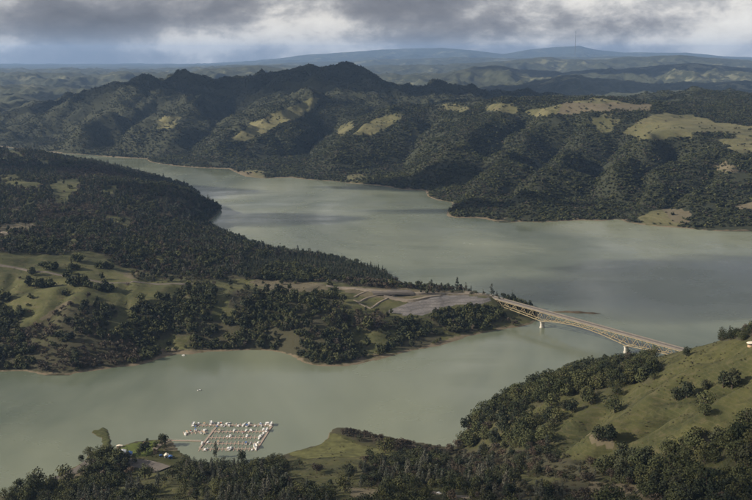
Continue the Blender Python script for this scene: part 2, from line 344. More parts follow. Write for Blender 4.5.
# ------------------------------------------------------------------ plant cover, read off the photograph
# (polygon in photograph pixels, tree density, kind of wood)   later entries win
COVER_PEN = [
    (P(-900, 140, 600, 140, 600, 262, 400, 300, 240, 282, 215, 279, 150, 273, 112, 265, 85, 250, 60, 256, 30, 254, 0, 252, -900, 250), 0.79, 'mix'),
    (P(-900, 250, 0, 252, 30, 255, 55, 258, 70, 253, 85, 250, 100, 253, 112, 266, 150, 274, 215, 280, 215, 286, -900, 286), 0.006, 'oak'),
    (P(-900, 286, 215, 286, 345, 296, 360, 380, -900, 390), 0.80, 'oak'),
    (P(-900, 266, 0, 266, 60, 276, 120, 285, 180, 286, 172, 300, 165, 304, 140, 302, 133, 308, 128, 322, 113, 336, 106, 334, 115, 317, 118, 307, 100, 305, 80, 303, 62, 305, 46, 318, 30, 332, 18, 328, 24, 312, 0, 306, -900, 310), 0.012, 'oak'),
    (P(20, 330, 46, 318, 62, 306, 75, 306, 62, 330, 45, 350, 28, 350), 0.55, 'brown'),
    (P(75, 345, 135, 340, 140, 366, 85, 372), 0.9, 'brown'),
    (P(36, 350, 72, 345, 76, 378, 38, 376), 0.85, 'brown'),
    (P(212, 284, 240, 279, 268, 279, 330, 284, 330, 296, 300, 294, 262, 292, 248, 296, 236, 308, 232, 320, 212, 320, 216, 300), 0.04, 'oak'),
    (P(228, 295, 238, 289, 254, 291, 252, 300, 240, 308, 229, 306), 0.85, 'shrub'),
    (P(242, 258, 285, 256, 335, 259, 372, 265, 400, 279, 398, 284, 370, 281, 330, 279, 300, 276, 268, 276, 245, 278), 0.99, 'young'),
    (P(262, 268, 285, 266, 325, 270, 328, 280, 300, 283, 282, 281, 262, 279), 0.9, 'oak'),
    (P(330, 281, 345, 284, 440, 291, 500, 296, 500, 303, 456, 303, 440, 306, 424, 314, 395, 312, 372, 311, 355, 305, 338, 297), 0.0, 'oak'),
    (P(346, 281, 360, 281, 420, 286, 424, 289, 390, 289, 350, 286), 0.75, 'brown'),
    (P(355, 305, 375, 312, 395, 313, 425, 318, 440, 330, 445, 340, 400, 357, 360, 366, 352, 345), 0.18, 'oak'),
    (P(352, 312, 385, 316, 392, 330, 372, 332, 352, 330), 0.55, 'brown'),
    (P(396, 322, 412, 320, 428, 326, 440, 340, 442, 346, 412, 352, 396, 345), 0.85, 'oak'),
    (P(428, 317, 445, 312, 470, 308.5, 486, 308, 500, 309, 508, 318, 500, 326, 470, 333, 450, 333, 432, 322), 0.93, 'oak'),
    (P(470, 333, 505, 318, 540, 312, 540, 326, 500, 331), 0.35, 'shrub'),
    (P(420, 289, 470, 291, 494, 296, 515, 299, 540, 308, 540, 316, 515, 310, 495, 299, 470, 294, 430, 292), 0.30, 'shrub'),
    (P(503, 297, 515, 298, 537, 308, 536, 316, 515, 310), 0.85, 'oak'),
    (P(125, 277, 140, 272, 180, 276, 215, 279, 215, 283.5, 150, 282), 0.42, 'shrub'),
    # clearings
    (P(47, 180, 78, 179, 81, 187, 73, 196, 66, 205, 55, 201, 50, 189), 0.03, 'oak'), (P(0, 174, 14, 174, 26, 182, 39, 182, 39, 189, 20, 189, 0, 185), 0.05, 'oak'),
    (P(7, 148, 20, 153, 23, 158, 8, 154), 0.0, 'oak'), (P(18, 156, 28, 158, 28, 163, 18, 162), 0.1, 'oak'), (P(38, 158, 49, 161, 48, 166, 38, 165), 0.1, 'oak'), (P(0, 156, 8, 157, 8, 162, 0, 162), 0.1, 'oak'),
    (P(101, 193, 110, 186, 120, 185, 115, 193, 104, 199), 0.05, 'oak'), (P(105, 215, 130, 218, 131, 226, 124, 228, 108, 222), 0.02, 'oak'), (P(45, 170, 56, 170, 55, 176, 45, 176), 0.2, 'oak'),
    (P(0, 225, 14, 223, 32, 223, 40, 228, 20, 231, 0, 231), 0.0, 'oak'), (P(0, 230, 8, 231, 8, 237, 0, 239), 0.0, 'oak'), (P(20, 240, 35, 240, 35, 246, 18, 246), 0.3, 'oak'), (P(63, 232, 74, 233, 78, 247, 72, 247, 68, 238), 0.1, 'oak'),
    (P(158, 258, 163, 254, 164, 262, 159, 265), 0.0, 'oak'), (P(20, 201, 34, 199, 34, 208, 22, 208), 0.25, 'oak'), (P(50, 168, 100, 166, 125, 178, 100, 180, 60, 176), 0.85, 'brown'), (P(40, 208, 95, 206, 95, 218, 40, 220), 0.85, 'brown'),
    (P(160, 345, 172, 335, 190, 335, 192, 356, 178, 356), 0.12, 'oak'), (P(154, 340, 165, 340, 170, 348, 160, 352), 0.1, 'oak'), (P(157, 312, 166, 316, 164, 322, 156, 320), 0.1, 'oak'),
]
COVER_FAR = [
    (P(-900, 60, 1700, 60, 1700, 260, -900, 260), 0.95, 'far'),
    (P(-900, 60, 430, 60, 520, 100, 430, 108, 330, 100, 200, 150, 150, 160, -900, 160), 0.86, 'chap'),
    (P(20, 150, 60, 120, 110, 108, 150, 120, 150, 156, 100, 156), 0.62, 'chap'),
    (P(225, 143, 238, 133, 256, 121, 280, 111, 304, 101, 320, 97, 313, 107, 300, 117, 280, 124, 262, 134, 246, 141), 0.07, 'far'),
    (P(352, 135, 365, 124, 385, 115, 404, 111, 401, 119, 385, 128, 370, 136), 0.06, 'far'), (P(335, 134, 344, 124, 354, 121, 351, 129, 341, 138), 0.05, 'far'),
    (P(437, 108, 446, 103, 460, 105, 470, 108, 460, 112, 446, 111), 0.12, 'far'), (P(485, 106, 510, 103, 517, 108, 516, 113, 500, 112, 488, 111), 0.08, 'far'),
    (P(522, 112, 545, 107, 570, 102, 600, 98, 626, 102, 652, 106, 648, 112, 620, 110, 590, 112, 560, 115, 530, 117), 0.04, 'far'),
    (P(590, 118, 612, 112, 622, 120, 610, 134, 596, 132), 0.35, 'far'),
    (P(624, 132, 640, 120, 658, 113, 690, 115, 720, 123, 760, 127, 900, 130, 900, 160, 735, 153, 720, 140, 700, 137, 680, 136, 660, 140, 640, 139), 0.02, 'far'),
    (P(690, 132, 735, 133, 735, 138, 692, 139), 0.85, 'far'),
    (P(636, 219, 660, 208, 682, 210, 692, 212, 690, 224, 665, 228, 648, 226), 0.10, 'far'), (P(733, 204, 760, 201, 760, 209, 735, 209), 0.05, 'far'), (P(712, 168, 735, 164, 738, 170, 722, 173), 0.1, 'far'),
    (P(238, 171, 262, 170, 266, 179, 240, 178), 0.08, 'far'), (P(345, 178, 362, 172, 366, 184, 348, 185), 0.25, 'far'),
    (P(430, 160, 470, 150, 480, 170, 450, 185, 432, 180), 0.8, 'far'), (P(395, 130, 440, 128, 440, 150, 400, 160), 0.8, 'far'), (P(156, 120, 166, 116, 180, 118, 175, 128, 158, 130), 0.2, 'chap'),
]
COVER_NEAR = [
    (P(-700, 420, 520, 420, 520, 520, -700, 700), 0.78, 'pine'),
    (P(455, 445, 462, 425, 500, 398, 545, 378, 590, 370, 640, 355, 760, 325, 1000, 290, 1000, 520, 640, 520, 470, 470), 0.003, 'oak'),
    (P(452, 448, 462, 430, 486, 410, 512, 397, 544, 379, 568, 376, 592, 369, 612, 367, 636, 356, 657, 356, 662, 366, 652, 384, 634, 384, 612, 397, 590, 412, 578, 408, 588, 393, 568, 395, 545, 402, 526, 414, 540, 420, 556, 416, 566, 424, 545, 436, 552, 446, 520, 450, 480, 450), 0.46, 'oak'),
    (P(640, 362, 752, 330, 760, 345, 700, 352, 660, 372), 0.0, 'oak'), (P(716, 341, 752, 328, 800, 320, 800, 330, 745, 341), 0.6, 'shrub'),
    (P(498, 434, 516, 430, 514, 440, 498, 442), 0.15, 'oak'), (P(545, 426, 570, 420, 580, 425, 560, 440, 548, 440), 0.1, 'oak'),
    (P(440, 450, 500, 448, 545, 450, 585, 464, 620, 472, 655, 466, 680, 445, 705, 425, 752, 408, 900, 380, 900, 540, 440, 540), 0.62, 'shrub'),
    (P(600, 470, 650, 462, 690, 432, 712, 416, 752, 420, 800, 420, 800, 540, 600, 540), 0.40, 'oak'),
    (P(700, 418, 752, 396, 900, 380, 900, 415, 752, 425, 722, 438, 706, 436), 0.03, 'oak'), (P(690, 470, 720, 462, 740, 470, 730, 480, 700, 482), 0.1, 'oak'), (P(590, 480, 612, 476, 640, 500, 600, 505), 0.25, 'shrub'),
    (P(490, 470, 530, 472, 560, 480, 540, 486, 500, 478), 0.25, 'shrub'),
    # marina and knoll
    (P(84, 452, 120, 446, 175, 436, 176, 450, 165, 470, 120, 475, 60, 486, 50, 480), 0.05, 'oak'), (P(86, 456, 92, 425, 113, 425, 114, 452), 0.0, 'oak'), (P(160, 441, 172, 440, 182, 452, 176, 464, 164, 458), 0.35, 'oak'),
    (P(116, 459, 176, 451, 192, 486, 116, 488), 0.07, 'oak'), (P(94, 458, 112, 456, 120, 464, 132, 470, 135, 490, 80, 490, 90, 470), 0.36, 'oak'),
    (P(278, 464, 318, 445, 330, 428, 347, 431, 362, 443, 402, 450, 402, 460, 372, 463, 340, 467, 300, 470), 0.012, 'oak'),
    (P(328, 432, 338, 424, 372, 431, 410, 438, 440, 444, 462, 450, 440, 458, 400, 452, 372, 444, 350, 438), 0.93, 'brown'),
    (P(295, 464, 352, 462, 372, 478, 350, 496, 305, 494, 282, 478), 0.07, 'pine'), (P(150, 484, 212, 484, 224, 508, 150, 508), 0.06, 'pine'), (P(332, 486, 380, 486, 380, 508, 332, 508), 0.06, 'pine'), (P(15, 486, 60, 474, 90, 460, 95, 478, 62, 494, 15, 510), 0.14, 'oak'), (P(425, 486, 480, 488, 480, 506, 425, 504), 0.2, 'pine'),
]
DIRT = [P(247, 282, 265, 276, 285, 280, 326, 284, 328, 290, 300, 292, 270, 290), P(0, 224, 14, 223, 32, 223, 40, 227, 20, 230, 0, 231), P(338, 286, 440, 290, 470, 291, 498, 297, 470, 296, 430, 296, 392, 300, 345, 293),
        P(88, 462, 50, 482, 60, 486, 90, 470), P(588, 434, 616, 434, 616, 446, 590, 444), P(690, 432, 716, 440, 710, 450, 692, 450), P(160, 436, 182, 440, 176, 452, 164, 450), P(660, 208, 690, 211, 690, 224, 676, 222), P(733, 204, 760, 201, 760, 209, 735, 209), P(560, 102, 652, 104, 650, 111, 560, 114), P(700, 160, 740, 164, 738, 172, 715, 172), P(122, 272, 138, 272, 136, 279, 124, 279), P(350, 488, 380, 489, 376, 498, 350, 498), P(590, 482, 640, 484, 660, 500, 590, 500), P(66, 300, 70, 303, 42, 322, 38, 320)]
GRAVEL = [P(388, 312, 400, 305.5, 424, 297.5, 446, 295, 468, 295.5, 493, 299, 488, 303, 458, 305, 440, 308, 426, 315, 408, 316)]

def cover(u, v, table):
    d = np.zeros(u.shape); k = np.zeros(u.shape, int)
    for poly, den, kind in table:
        m = inside(u, v, poly); d[m] = den; k[m] = KINDS.index(kind)
    return d, k
def ragged(u, v, x, y, zn, seed=12):
    k = 2.6 if zn is far else (2.2 if zn is pen else 3.0); wl = 70 if zn is far else 40
    return u + k * fbm(x, y, wl, 3, seed), v + 0.6 * k * fbm(x + 500, y, wl, 3, seed + 1)
KINDS = ['oak', 'mix', 'brown', 'pine', 'young', 'shrub', 'far', 'chap']
TABLE = {id(near): COVER_NEAR, id(pen): COVER_PEN, id(far): COVER_FAR}
def any_inside(u, v, polys):
    r = np.zeros(u.shape, bool)
    for p in polys: r |= inside(u, v, p)
    return r

# ------------------------------------------------------------------ materials
def new_mat(name):
    m = bpy.data.materials.new(name); m.use_nodes = True
    nt = m.node_tree; b = nt.nodes['Principled BSDF']; b.inputs['Roughness'].default_value = 0.9; b.inputs['Specular IOR Level'].default_value = 0.2
    return m, nt, b
def paint(name, col, rough=0.6, spec=0.3, var=0.25, scale=0.6, metal=0.0):
    m, nt, b = new_mat(name)
    tc = nt.nodes.new('ShaderNodeTexCoord')
    n = noise(nt, tc.outputs['Object'], scale, 5, 0.6)
    c = mixc(nt, ramp(nt, n, [(0.3, 0.0), (0.7, 1.0)]), tuple(x * (1 - var) for x in col), tuple(min(1, x * (1 + var * 0.6)) for x in col))
    nt.links.new(c, b.inputs['Base Color']); b.inputs['Roughness'].default_value = rough; b.inputs['Specular IOR Level'].default_value = spec; b.inputs['Metallic'].default_value = metal
    return m

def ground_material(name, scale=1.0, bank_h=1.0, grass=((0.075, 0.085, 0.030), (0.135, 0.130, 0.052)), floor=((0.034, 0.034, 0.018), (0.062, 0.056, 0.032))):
    m, nt, b = new_mat(name); L = nt.links.new
    geo = nt.nodes.new('ShaderNodeNewGeometry'); pos = geo.outputs['Position']
    at = nt.nodes.new('ShaderNodeAttribute'); at.attribute_name = 'cover'
    sep = nt.nodes.new('ShaderNodeSeparateColor'); L(at.outputs['Color'], sep.inputs[0])
    n1 = noise(nt, pos, 0.012 / scale, 6, 0.62); n2 = noise(nt, pos, 0.09 / scale, 6, 0.7); n3 = noise(nt, pos, 0.5 / scale, 4, 0.7)
    g = mixc(nt, ramp(nt, mathn(nt, 'ADD', mathn(nt, 'MULTIPLY', n1, 0.6), mathn(nt, 'MULTIPLY', n2, 0.4)), [(0.38, 0.0), (0.62, 1.0)]), grass[0], grass[1])
    g = mixc(nt, ramp(nt, n2, [(0.52, 0.0), (0.70, 0.6)]), g, (0.098, 0.080, 0.048))
    n4 = noise(nt, pos, 0.035 / scale, 5, 0.65, 0.8); g = mixc(nt, ramp(nt, n4, [(0.50, 0.0), (0.66, 0.75)]), g, tuple(x * 0.55 for x in grass[0]))
    g = mixc(nt, ramp(nt, n3, [(0.35, 0.35), (0.55, 0.0)]), g, (0.045, 0.05, 0.02))
    # trodden contour lines on the slopes
    sz = nt.nodes.new('ShaderNodeSeparateXYZ'); L(pos, sz.inputs[0])
    tz = mathn(nt, 'SINE', mathn(nt, 'ADD', mathn(nt, 'MULTIPLY', sz.outputs['Z'], 2.6 / scale), mathn(nt, 'MULTIPLY', n4, 14.0)))
    g = mixc(nt, mathn(nt, 'MULTIPLY', ramp(nt, tz, [(0.55, 0.0), (0.95, 0.45)]), n2), g, (0.095, 0.080, 0.045))
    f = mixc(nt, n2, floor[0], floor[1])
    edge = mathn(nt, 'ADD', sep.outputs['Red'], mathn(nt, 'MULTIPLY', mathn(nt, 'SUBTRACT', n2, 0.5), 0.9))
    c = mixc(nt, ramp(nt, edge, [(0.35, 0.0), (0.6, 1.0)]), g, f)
    dirt = mixc(nt, n2, (0.075, 0.062, 0.040), (0.155, 0.130, 0.086))
    ed = mathn(nt, 'ADD', sep.outputs['Green'], mathn(nt, 'MULTIPLY', mathn(nt, 'SUBTRACT', n2, 0.5), 0.8))
    c = mixc(nt, ramp(nt, ed, [(0.4, 0.0), (0.6, 0.85)]), c, dirt)
    grav = mixc(nt, ramp(nt, mathn(nt, 'ADD', mathn(nt, 'MULTIPLY', n3, 0.6), mathn(nt, 'MULTIPLY', n2, 0.4)), [(0.35, 0.0), (0.65, 1.0)]), (0.095, 0.088, 0.086), (0.205, 0.190, 0.180))
    grav = mixc(nt, ramp(nt, mathn(nt, 'SINE', mathn(nt, 'ADD', mathn(nt, 'MULTIPLY', sz.outputs['Z'], 2.1), mathn(nt, 'MULTIPLY', n4, 5.0))), [(0.3, 0.0), (0.9, 0.55)]), grav, (0.075, 0.07, 0.062))
    c = mixc(nt, ramp(nt, sep.outputs['Blue'], [(0.4, 0.0), (0.6, 1.0)]), c, grav)
    # bare bank left by the changing water level
    sx = nt.nodes.new('ShaderNodeSeparateXYZ'); L(pos, sx.inputs[0])
    hz = mathn(nt, 'ADD', sx.outputs['Z'], mathn(nt, 'ADD', mathn(nt, 'MULTIPLY', mathn(nt, 'SUBTRACT', n2, 0.5), -7.0 * bank_h), mathn(nt, 'MULTIPLY', mathn(nt, 'SUBTRACT', n1, 0.5), -9.0 * bank_h)))
    bank = mixc(nt, n2, (0.10, 0.080, 0.052), (0.20, 0.16, 0.108))
    c = mixc(nt, ramp(nt, mathn(nt, 'DIVIDE', hz, 6.0 * bank_h), [(0.10, 0.85), (0.26, 0.0)]), c, bank)
    L(c, b.inputs['Base Color'])
    bump = nt.nodes.new('ShaderNodeBump'); bump.inputs['Strength'].default_value = 0.6; bump.inputs['Distance'].default_value = 1.2 * scale
    L(mathn(nt, 'ADD', n2, mathn(nt, 'MULTIPLY', n3, 0.3)), bump.inputs['Height']); L(bump.outputs[0], b.inputs['Normal'])
    return m

def mesh_obj(name, verts, faces, mat=None, parent=None, smooth=False):
    me = bpy.data.meshes.new(name)
    me.from_pydata([tuple(v) for v in verts], [], faces); me.update()
    if smooth: me.shade_smooth()
    if mat: me.materials.append(mat)
    o = bpy.data.objects.new(name, me); COL.objects.link(o)
    if parent: o.parent = parent
    return o
def tag(o, label=None, cat=None, group=None, kind=None):
    if label: o['label'] = label
    if cat: o['category'] = cat
    if group: o['group'] = group
    if kind: o['kind'] = kind
    return o
def empty(name, loc=(0, 0, 0), rz=0.0):
    o = bpy.data.objects.new(name, None); COL.objects.link(o); o.location = loc; o.rotation_euler = (0, 0, rz); o.empty_display_size = 1.0
    return o

def fast_grid(name, V, quads, mat):
    me = bpy.data.meshes.new(name)
    me.vertices.add(len(V)); me.vertices.foreach_set('co', V.astype(np.float32).ravel())
    n = len(quads); me.loops.add(n * 4); me.loops.foreach_set('vertex_index', quads.astype(np.int32).ravel())
    me.polygons.add(n); me.polygons.foreach_set('loop_start', np.arange(0, n * 4, 4, dtype=np.int32))
    me.update(calc_edges=True); me.validate(); me.shade_smooth(); me.materials.append(mat)
    o = bpy.data.objects.new(name, me); COL.objects.link(o)
    return o
def set_cover(o, arr):
    a = o.data.attributes.new('cover', 'FLOAT_COLOR', 'POINT')
    a.data.foreach_set('color', np.concatenate([arr, np.ones((len(arr), 1))], 1).astype(np.float32).ravel())

def zone_mesh(zn, name, label, mat):
    ny, nx = zn.Z.shape
    idx = np.arange(nx * ny).reshape(ny, nx)
    q = np.stack([idx[:-1, :-1], idx[:-1, 1:], idx[1:, 1:], idx[1:, :-1]], -1).reshape(-1, 4)
    z = zn.Z.ravel(); q = q[(z[q] > -2.5).any(1)]
    used = np.unique(q); remap = np.full(nx * ny, -1); remap[used] = np.arange(len(used))
    V = np.stack([zn.X.ravel(), zn.Y.ravel(), z], 1)[used]
    o = fast_grid(name, V, remap[q], mat)
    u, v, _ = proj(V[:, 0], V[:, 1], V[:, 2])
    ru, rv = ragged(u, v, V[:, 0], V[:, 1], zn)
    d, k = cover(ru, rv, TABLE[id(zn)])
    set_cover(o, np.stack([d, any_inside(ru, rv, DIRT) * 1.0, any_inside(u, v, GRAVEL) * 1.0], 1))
    tag(o, label, None, None, 'structure')
    return o

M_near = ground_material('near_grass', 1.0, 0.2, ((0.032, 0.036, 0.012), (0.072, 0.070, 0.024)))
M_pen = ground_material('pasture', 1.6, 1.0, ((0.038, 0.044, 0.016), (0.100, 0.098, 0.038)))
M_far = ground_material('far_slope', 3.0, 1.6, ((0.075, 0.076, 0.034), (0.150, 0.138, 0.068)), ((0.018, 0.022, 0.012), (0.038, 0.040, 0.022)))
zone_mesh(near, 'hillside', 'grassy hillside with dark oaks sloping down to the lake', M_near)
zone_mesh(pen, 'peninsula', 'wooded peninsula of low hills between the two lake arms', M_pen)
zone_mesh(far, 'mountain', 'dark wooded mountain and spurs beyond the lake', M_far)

# ---- distant ranges, Y 6.6 to 48 km
RANGES = [  # distance, half width, [(u, v) of the crest], roughness
    (8000, 700, [(-300, 100), (0, 97), (25, 97), (45, 102), (60, 106), (90, 118), (200, 125), (430, 108), (520, 103), (560, 100), (600, 97), (625, 94), (660, 92), (690, 91), (752, 96), (1000, 95)], 32),
    (10500, 900, [(-300, 86), (0, 88), (80, 89), (150, 92), (220, 96), (300, 94), (420, 92), (480, 90), (520, 86), (555, 78), (572, 76), (600, 80), (640, 84), (700, 84), (752, 82), (1000, 85)], 42),
    (15000, 1300, [(-300, 74), (0, 75), (40, 74), (90, 76), (130, 74), (170, 75), (185, 74), (205, 70), (235, 68), (262, 67), (285, 70), (310, 74), (350, 77), (420, 76), (450, 73), (470, 67), (490, 66), (520, 70), (560, 73), (600, 70), (660, 65), (690, 63), (720, 66), (752, 68), (1000, 70)], 52),
    (21500, 1900, [(-300, 70), (0, 71), (60, 70), (120, 72), (170, 71), (215, 67), (260, 66), (330, 68), (400, 66), (440, 65), (500, 62), (540, 58), (600, 60), (650, 56), (680, 55), (710, 59), (752, 62), (1000, 62)], 60),
    (30000, 2600, [(-300, 70), (0, 74), (60, 73), (120, 75), (180, 71), (205, 67), (260, 65), (330, 62), (400, 59), (430, 58), (500, 58), (560, 57), (620, 57), (700, 58), (752, 60), (1000, 60)], 55),
    (42000, 3900, [(-300, 60), (170, 72), (230, 64), (300, 56), (340, 53), (380, 50), (420, 48.5), (440, 48), (470, 50), (500, 54), (525, 50), (550, 47.5), (575, 46), (590, 49), (620, 53), (680, 53), (720, 56), (752, 58), (1000, 56)], 60)]
def build_ranges():
    ys = np.exp(np.linspace(math.log(6500), math.log(48000), 440)); us = np.linspace(-0.6, 0.6, 640)
    Y = np.repeat(ys[:, None], len(us), 1); X = Y * us[None, :]
    Z = 45 + 35 * fbm(X, Y, 1500, 4, 70) + np.zeros_like(X)
    for i, (yc, w, line, rough) in enumerate(RANGES):
        uu = 376 + 1000 * us / CP
        vv = np.interp(376 + 1000 * us, [p[0] for p in line], [p[1] for p in line])
        zc = on_y(376 + 1000 * us, vv, np.full(us.shape, float(yc)))[:, 2]
        ycv = yc + 0.35 * w * gnoise(us * 9 + i * 3.7, us * 0 + i, 80 + i)
        spur = fbm(X + 0.25 * w * gnoise(X / w, Y / w, 140 + i), 0.35 * Y, 0.75 * w, 4, 150 + i * 5, 0.55, True)      # spurs run down both flanks
        dz = (Y - ycv[None, :]) / w
        prof = np.exp(-np.abs(dz) ** 1.15 * (1.35 - 0.55 * np.clip(spur, -1, 1.6)))
        rid = fbm(X + 0.3 * Y, Y * 0.7, w * 0.6, 6, 100 + i * 7, 0.58, True)
        jag = zc[None, :] + 0.38 * rough * fbm(X, 0.3 * Y, 0.8 * w, 5, 170 + i * 3, 0.55)
        z = jag * prof + (prof * (1.03 - prof) * 2.6 + 0.06) * rough * (rid - 0.35) * 1.5
        Z = np.maximum(Z, z)
    n, mcol = X.shape; idx = np.arange(n * mcol).reshape(n, mcol)
    q = np.stack([idx[:-1, :-1], idx[:-1, 1:], idx[1:, 1:], idx[1:, :-1]], -1).reshape(-1, 4)
    m, nt, b = new_mat('distant_slope'); L = nt.links.new
    geo = nt.nodes.new('ShaderNodeNewGeometry'); pos = geo.outputs['Position']
    n1 = noise(nt, pos, 0.0011, 7, 0.62, 0.4); n2 = noise(nt, pos, 0.006, 6, 0.7)
    mask = mathn(nt, 'ADD', mathn(nt, 'MULTIPLY', n1, 0.65), mathn(nt, 'MULTIPLY', n2, 0.35))
    c = mixc(nt, ramp(nt, n2, [(0.35, 0.0), (0.65, 1.0)]), (0.028, 0.034, 0.020), (0.060, 0.064, 0.036))
    c = mixc(nt, ramp(nt, mask, [(0.555, 0.0), (0.60, 1.0)]), c, (0.14, 0.14, 0.085))
    L(c, b.inputs['Base Color'])
    bump = nt.nodes.new('ShaderNodeBump'); bump.inputs['Strength'].default_value = 1.0; bump.inputs['Distance'].default_value = 14.0
    L(n2, bump.inputs['Height']); L(bump.outputs[0], b.inputs['Normal'])
    o = fast_grid('distant_hills', np.stack([X.ravel(), Y.ravel(), Z.ravel()], 1), q, m)
    tag(o, 'hazy blue ranges of hills rising one behind another', None, None, 'structure')
build_ranges()

# ---- ground sheet below everything, to the horizon
m_gs = paint('valley_floor', (0.07, 0.075, 0.04), 0.95, 0.1, 0.4, 0.002)
o = mesh_obj('ground', [(-32000, -6000, -30), (32000, -6000, -30), (32000, 50000, -30), (-32000, 50000, -30)], [(0, 1, 2, 3)], m_gs)
tag(o, 'valley floor reaching the horizon', None, None, 'structure')

# ---- lake
def lake():
    m, nt, b = new_mat('lake_water'); L = nt.links.new
    geo = nt.nodes.new('ShaderNodeNewGeometry'); pos = geo.outputs['Position']
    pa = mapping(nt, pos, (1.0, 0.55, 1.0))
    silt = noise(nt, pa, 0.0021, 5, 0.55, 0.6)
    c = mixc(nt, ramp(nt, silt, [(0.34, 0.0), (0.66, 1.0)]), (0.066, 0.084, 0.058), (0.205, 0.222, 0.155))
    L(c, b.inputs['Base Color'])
    wind = noise(nt, mapping(nt, pos, (0.8, 0.35, 1.0), rot=(0, 0, 0.25)), 0.0042, 5, 0.6, 0.8)
    
    streak = noise(nt, mapping(nt, pos, (0.35, 1.0, 1.0), rot=(0, 0, 0.12)), 0.011, 6, 0.62, 0.5)
    b.inputs['IOR'].default_value = 1.33; b.inputs['Specular IOR Level'].default_value = 0.5
    wmix = mathn(nt, 'ADD', mathn(nt, 'MULTIPLY', wind, 0.6), mathn(nt, 'MULTIPLY', streak, 0.4))
    L(ramp(nt, wmix, [(0.40, 0.10), (0.60, 0.30)]), b.inputs['Roughness'])
    w1 = noise(nt, mapping(nt, pos, (1.0, 0.6, 1.0), rot=(0, 0, 0.5)), 0.35, 4, 0.6); w2 = noise(nt, pos, 0.045, 3, 0.6)
    bump = nt.nodes.new('ShaderNodeBump'); bump.inputs['Strength'].default_value = 0.3; bump.inputs['Distance'].default_value = 0.2
    L(mathn(nt, 'ADD', w1, mathn(nt, 'MULTIPLY', w2, 0.8)), bump.inputs['Height']); L(bump.outputs[0], b.inputs['Normal'])
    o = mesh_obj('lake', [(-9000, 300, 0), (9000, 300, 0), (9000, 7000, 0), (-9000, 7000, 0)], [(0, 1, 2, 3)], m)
    tag(o, 'grey green lake winding between the hills', None, None, 'structure')
lake()

# ---- broken clouds drifting over the lake; their shadows dapple the hills
def clouds():
    m = bpy.data.materials.new('cloud_vapour'); m.use_nodes = True; nt = m.node_tree; nt.nodes.clear()
    out = nt.nodes.new('ShaderNodeOutputMaterial'); pv = nt.nodes.new('ShaderNodeVolumePrincipled')
    pv.inputs['Color'].default_value = (0.97, 0.97, 0.98, 1); pv.inputs['Density'].default_value = 0.009; pv.inputs['Anisotropy'].default_value = 0.4
    nt.links.new(pv.outputs[0], out.inputs['Volume'])
    for i, (gx, gy, gz, rx, ry, th) in enumerate(CLOUDS):
        t = (1500 - gz) / SUN_DIR.z; c = Vector((gx, gy, gz)) + SUN_DIR * t
        bm = bmesh.new(); bmesh.ops.create_icosphere(bm, subdivisions=4, radius=1.0)
        N = np.array([v.co[:] for v in bm.verts]); K = 1 + 0.36 * gnoise(N[:, 0] * 1.7 + i * 9, N[:, 1] * 1.7 + N[:, 2], 200 + i) + 0.20 * gnoise(N[:, 0] * 5 + i, N[:, 1] * 5 + N[:, 2] * 2, 300 + i)
        for v, k in zip(bm.verts, K):
            k = float(k); n = v.co.normalized()
            zz = n.z * th * (150 if n.z > 0 else 70); v.co = Vector((n.x * rx * k, n.y * ry * k, zz * (0.8 + 0.4 * k)))
        me = bpy.data.meshes.new('cloud'); bm.to_mesh(me); bm.free(); me.materials.append(m)
        o = bpy.data.objects.new('cloud', me); COL.objects.link(o); o.location = c; tag(o, 'grey cloud drifting over the lake and hills', None, None, 'structure')
CLOUDS = [  # ground point below its shadow, half widths, thickness
    (-100, 5900, 250, 1050, 430, .8), (700, 6000, 250, 700, 380, .8), (-1500, 6000, 150, 800, 330, .6), (1700, 9600, 200, 2600, 1100, 1), (-2200, 11500, 200, 2200, 900, .8), (-2500, 9000, 100, 1600, 700, 1), (4400, 15000, 200, 3000, 1100, 1), (900, 5000, 150, 900, 130, .6),
    (800, 1930, 0, 520, 260, .85), (-950, 3300, 80, 380, 200, .5), (-330, 2750, 0, 230, 120, .5), (160, 3450, 0, 330, 120, .6), (350, 2900, 0, 380, 45, .5), (150, 650, 110, 800, 140, .14), (560, 630, 150, 240, 110, .2), (2600, 10500, 200, 1800, 900, 1), (600, 7600, 200, 900, 300, .8)]
clouds()
# ------------------------------------------------------------------ trees
def foliage(name, dark, light, hue=0.5):
    m, nt, b = new_mat(name); L = nt.links.new
    oi = nt.nodes.new('ShaderNodeObjectInfo'); tc = nt.nodes.new('ShaderNodeTexCoord')
    n = noise(nt, tc.outputs['Object'], 0.45, 3, 0.6)
    geo = nt.nodes.new('ShaderNodeNewGeometry')
    f = mathn(nt, 'ADD', mathn(nt, 'MULTIPLY', oi.outputs['Random'], 0.55), mathn(nt, 'MULTIPLY', n, 0.35))
    f = mathn(nt, 'ADD', f, mathn(nt, 'MULTIPLY', geo.outputs['Random Per Island'], 0.25))
    c = mixc(nt, ramp(nt, f, [(0.15, 0.0), (0.95, 1.0)]), dark, light)
    h = mathn(nt, 'FRACT', mathn(nt, 'MULTIPLY', oi.outputs['Random'], 7.31))
    c = mixc(nt, ramp(nt, h, [(0.60, 0.0), (1.0, 0.65)]), c, tuple(x * k for x, k in zip(light, (1.08, 0.96, 0.92))))
    c = mixc(nt, ramp(nt, h, [(0.0, 0.55), (0.3, 0.0)]), c, tuple(x * k for x, k in zip(dark, (0.7, 0.85, 0.85))))
    L(c, b.inputs['Base Color']); b.inputs['Roughness'].default_value = 0.75; b.inputs['Specular IOR Level'].default_value = 0.15
    return m
M_OAK = foliage('oak_leaves', (0.015, 0.021, 0.009), (0.072, 0.078, 0.032))
M_BAY = foliage('bay_leaves', (0.014, 0.020, 0.011), (0.044, 0.050, 0.026))
M_BROWN = foliage('bare_twigs', (0.034, 0.028, 0.021), (0.088, 0.073, 0.052))
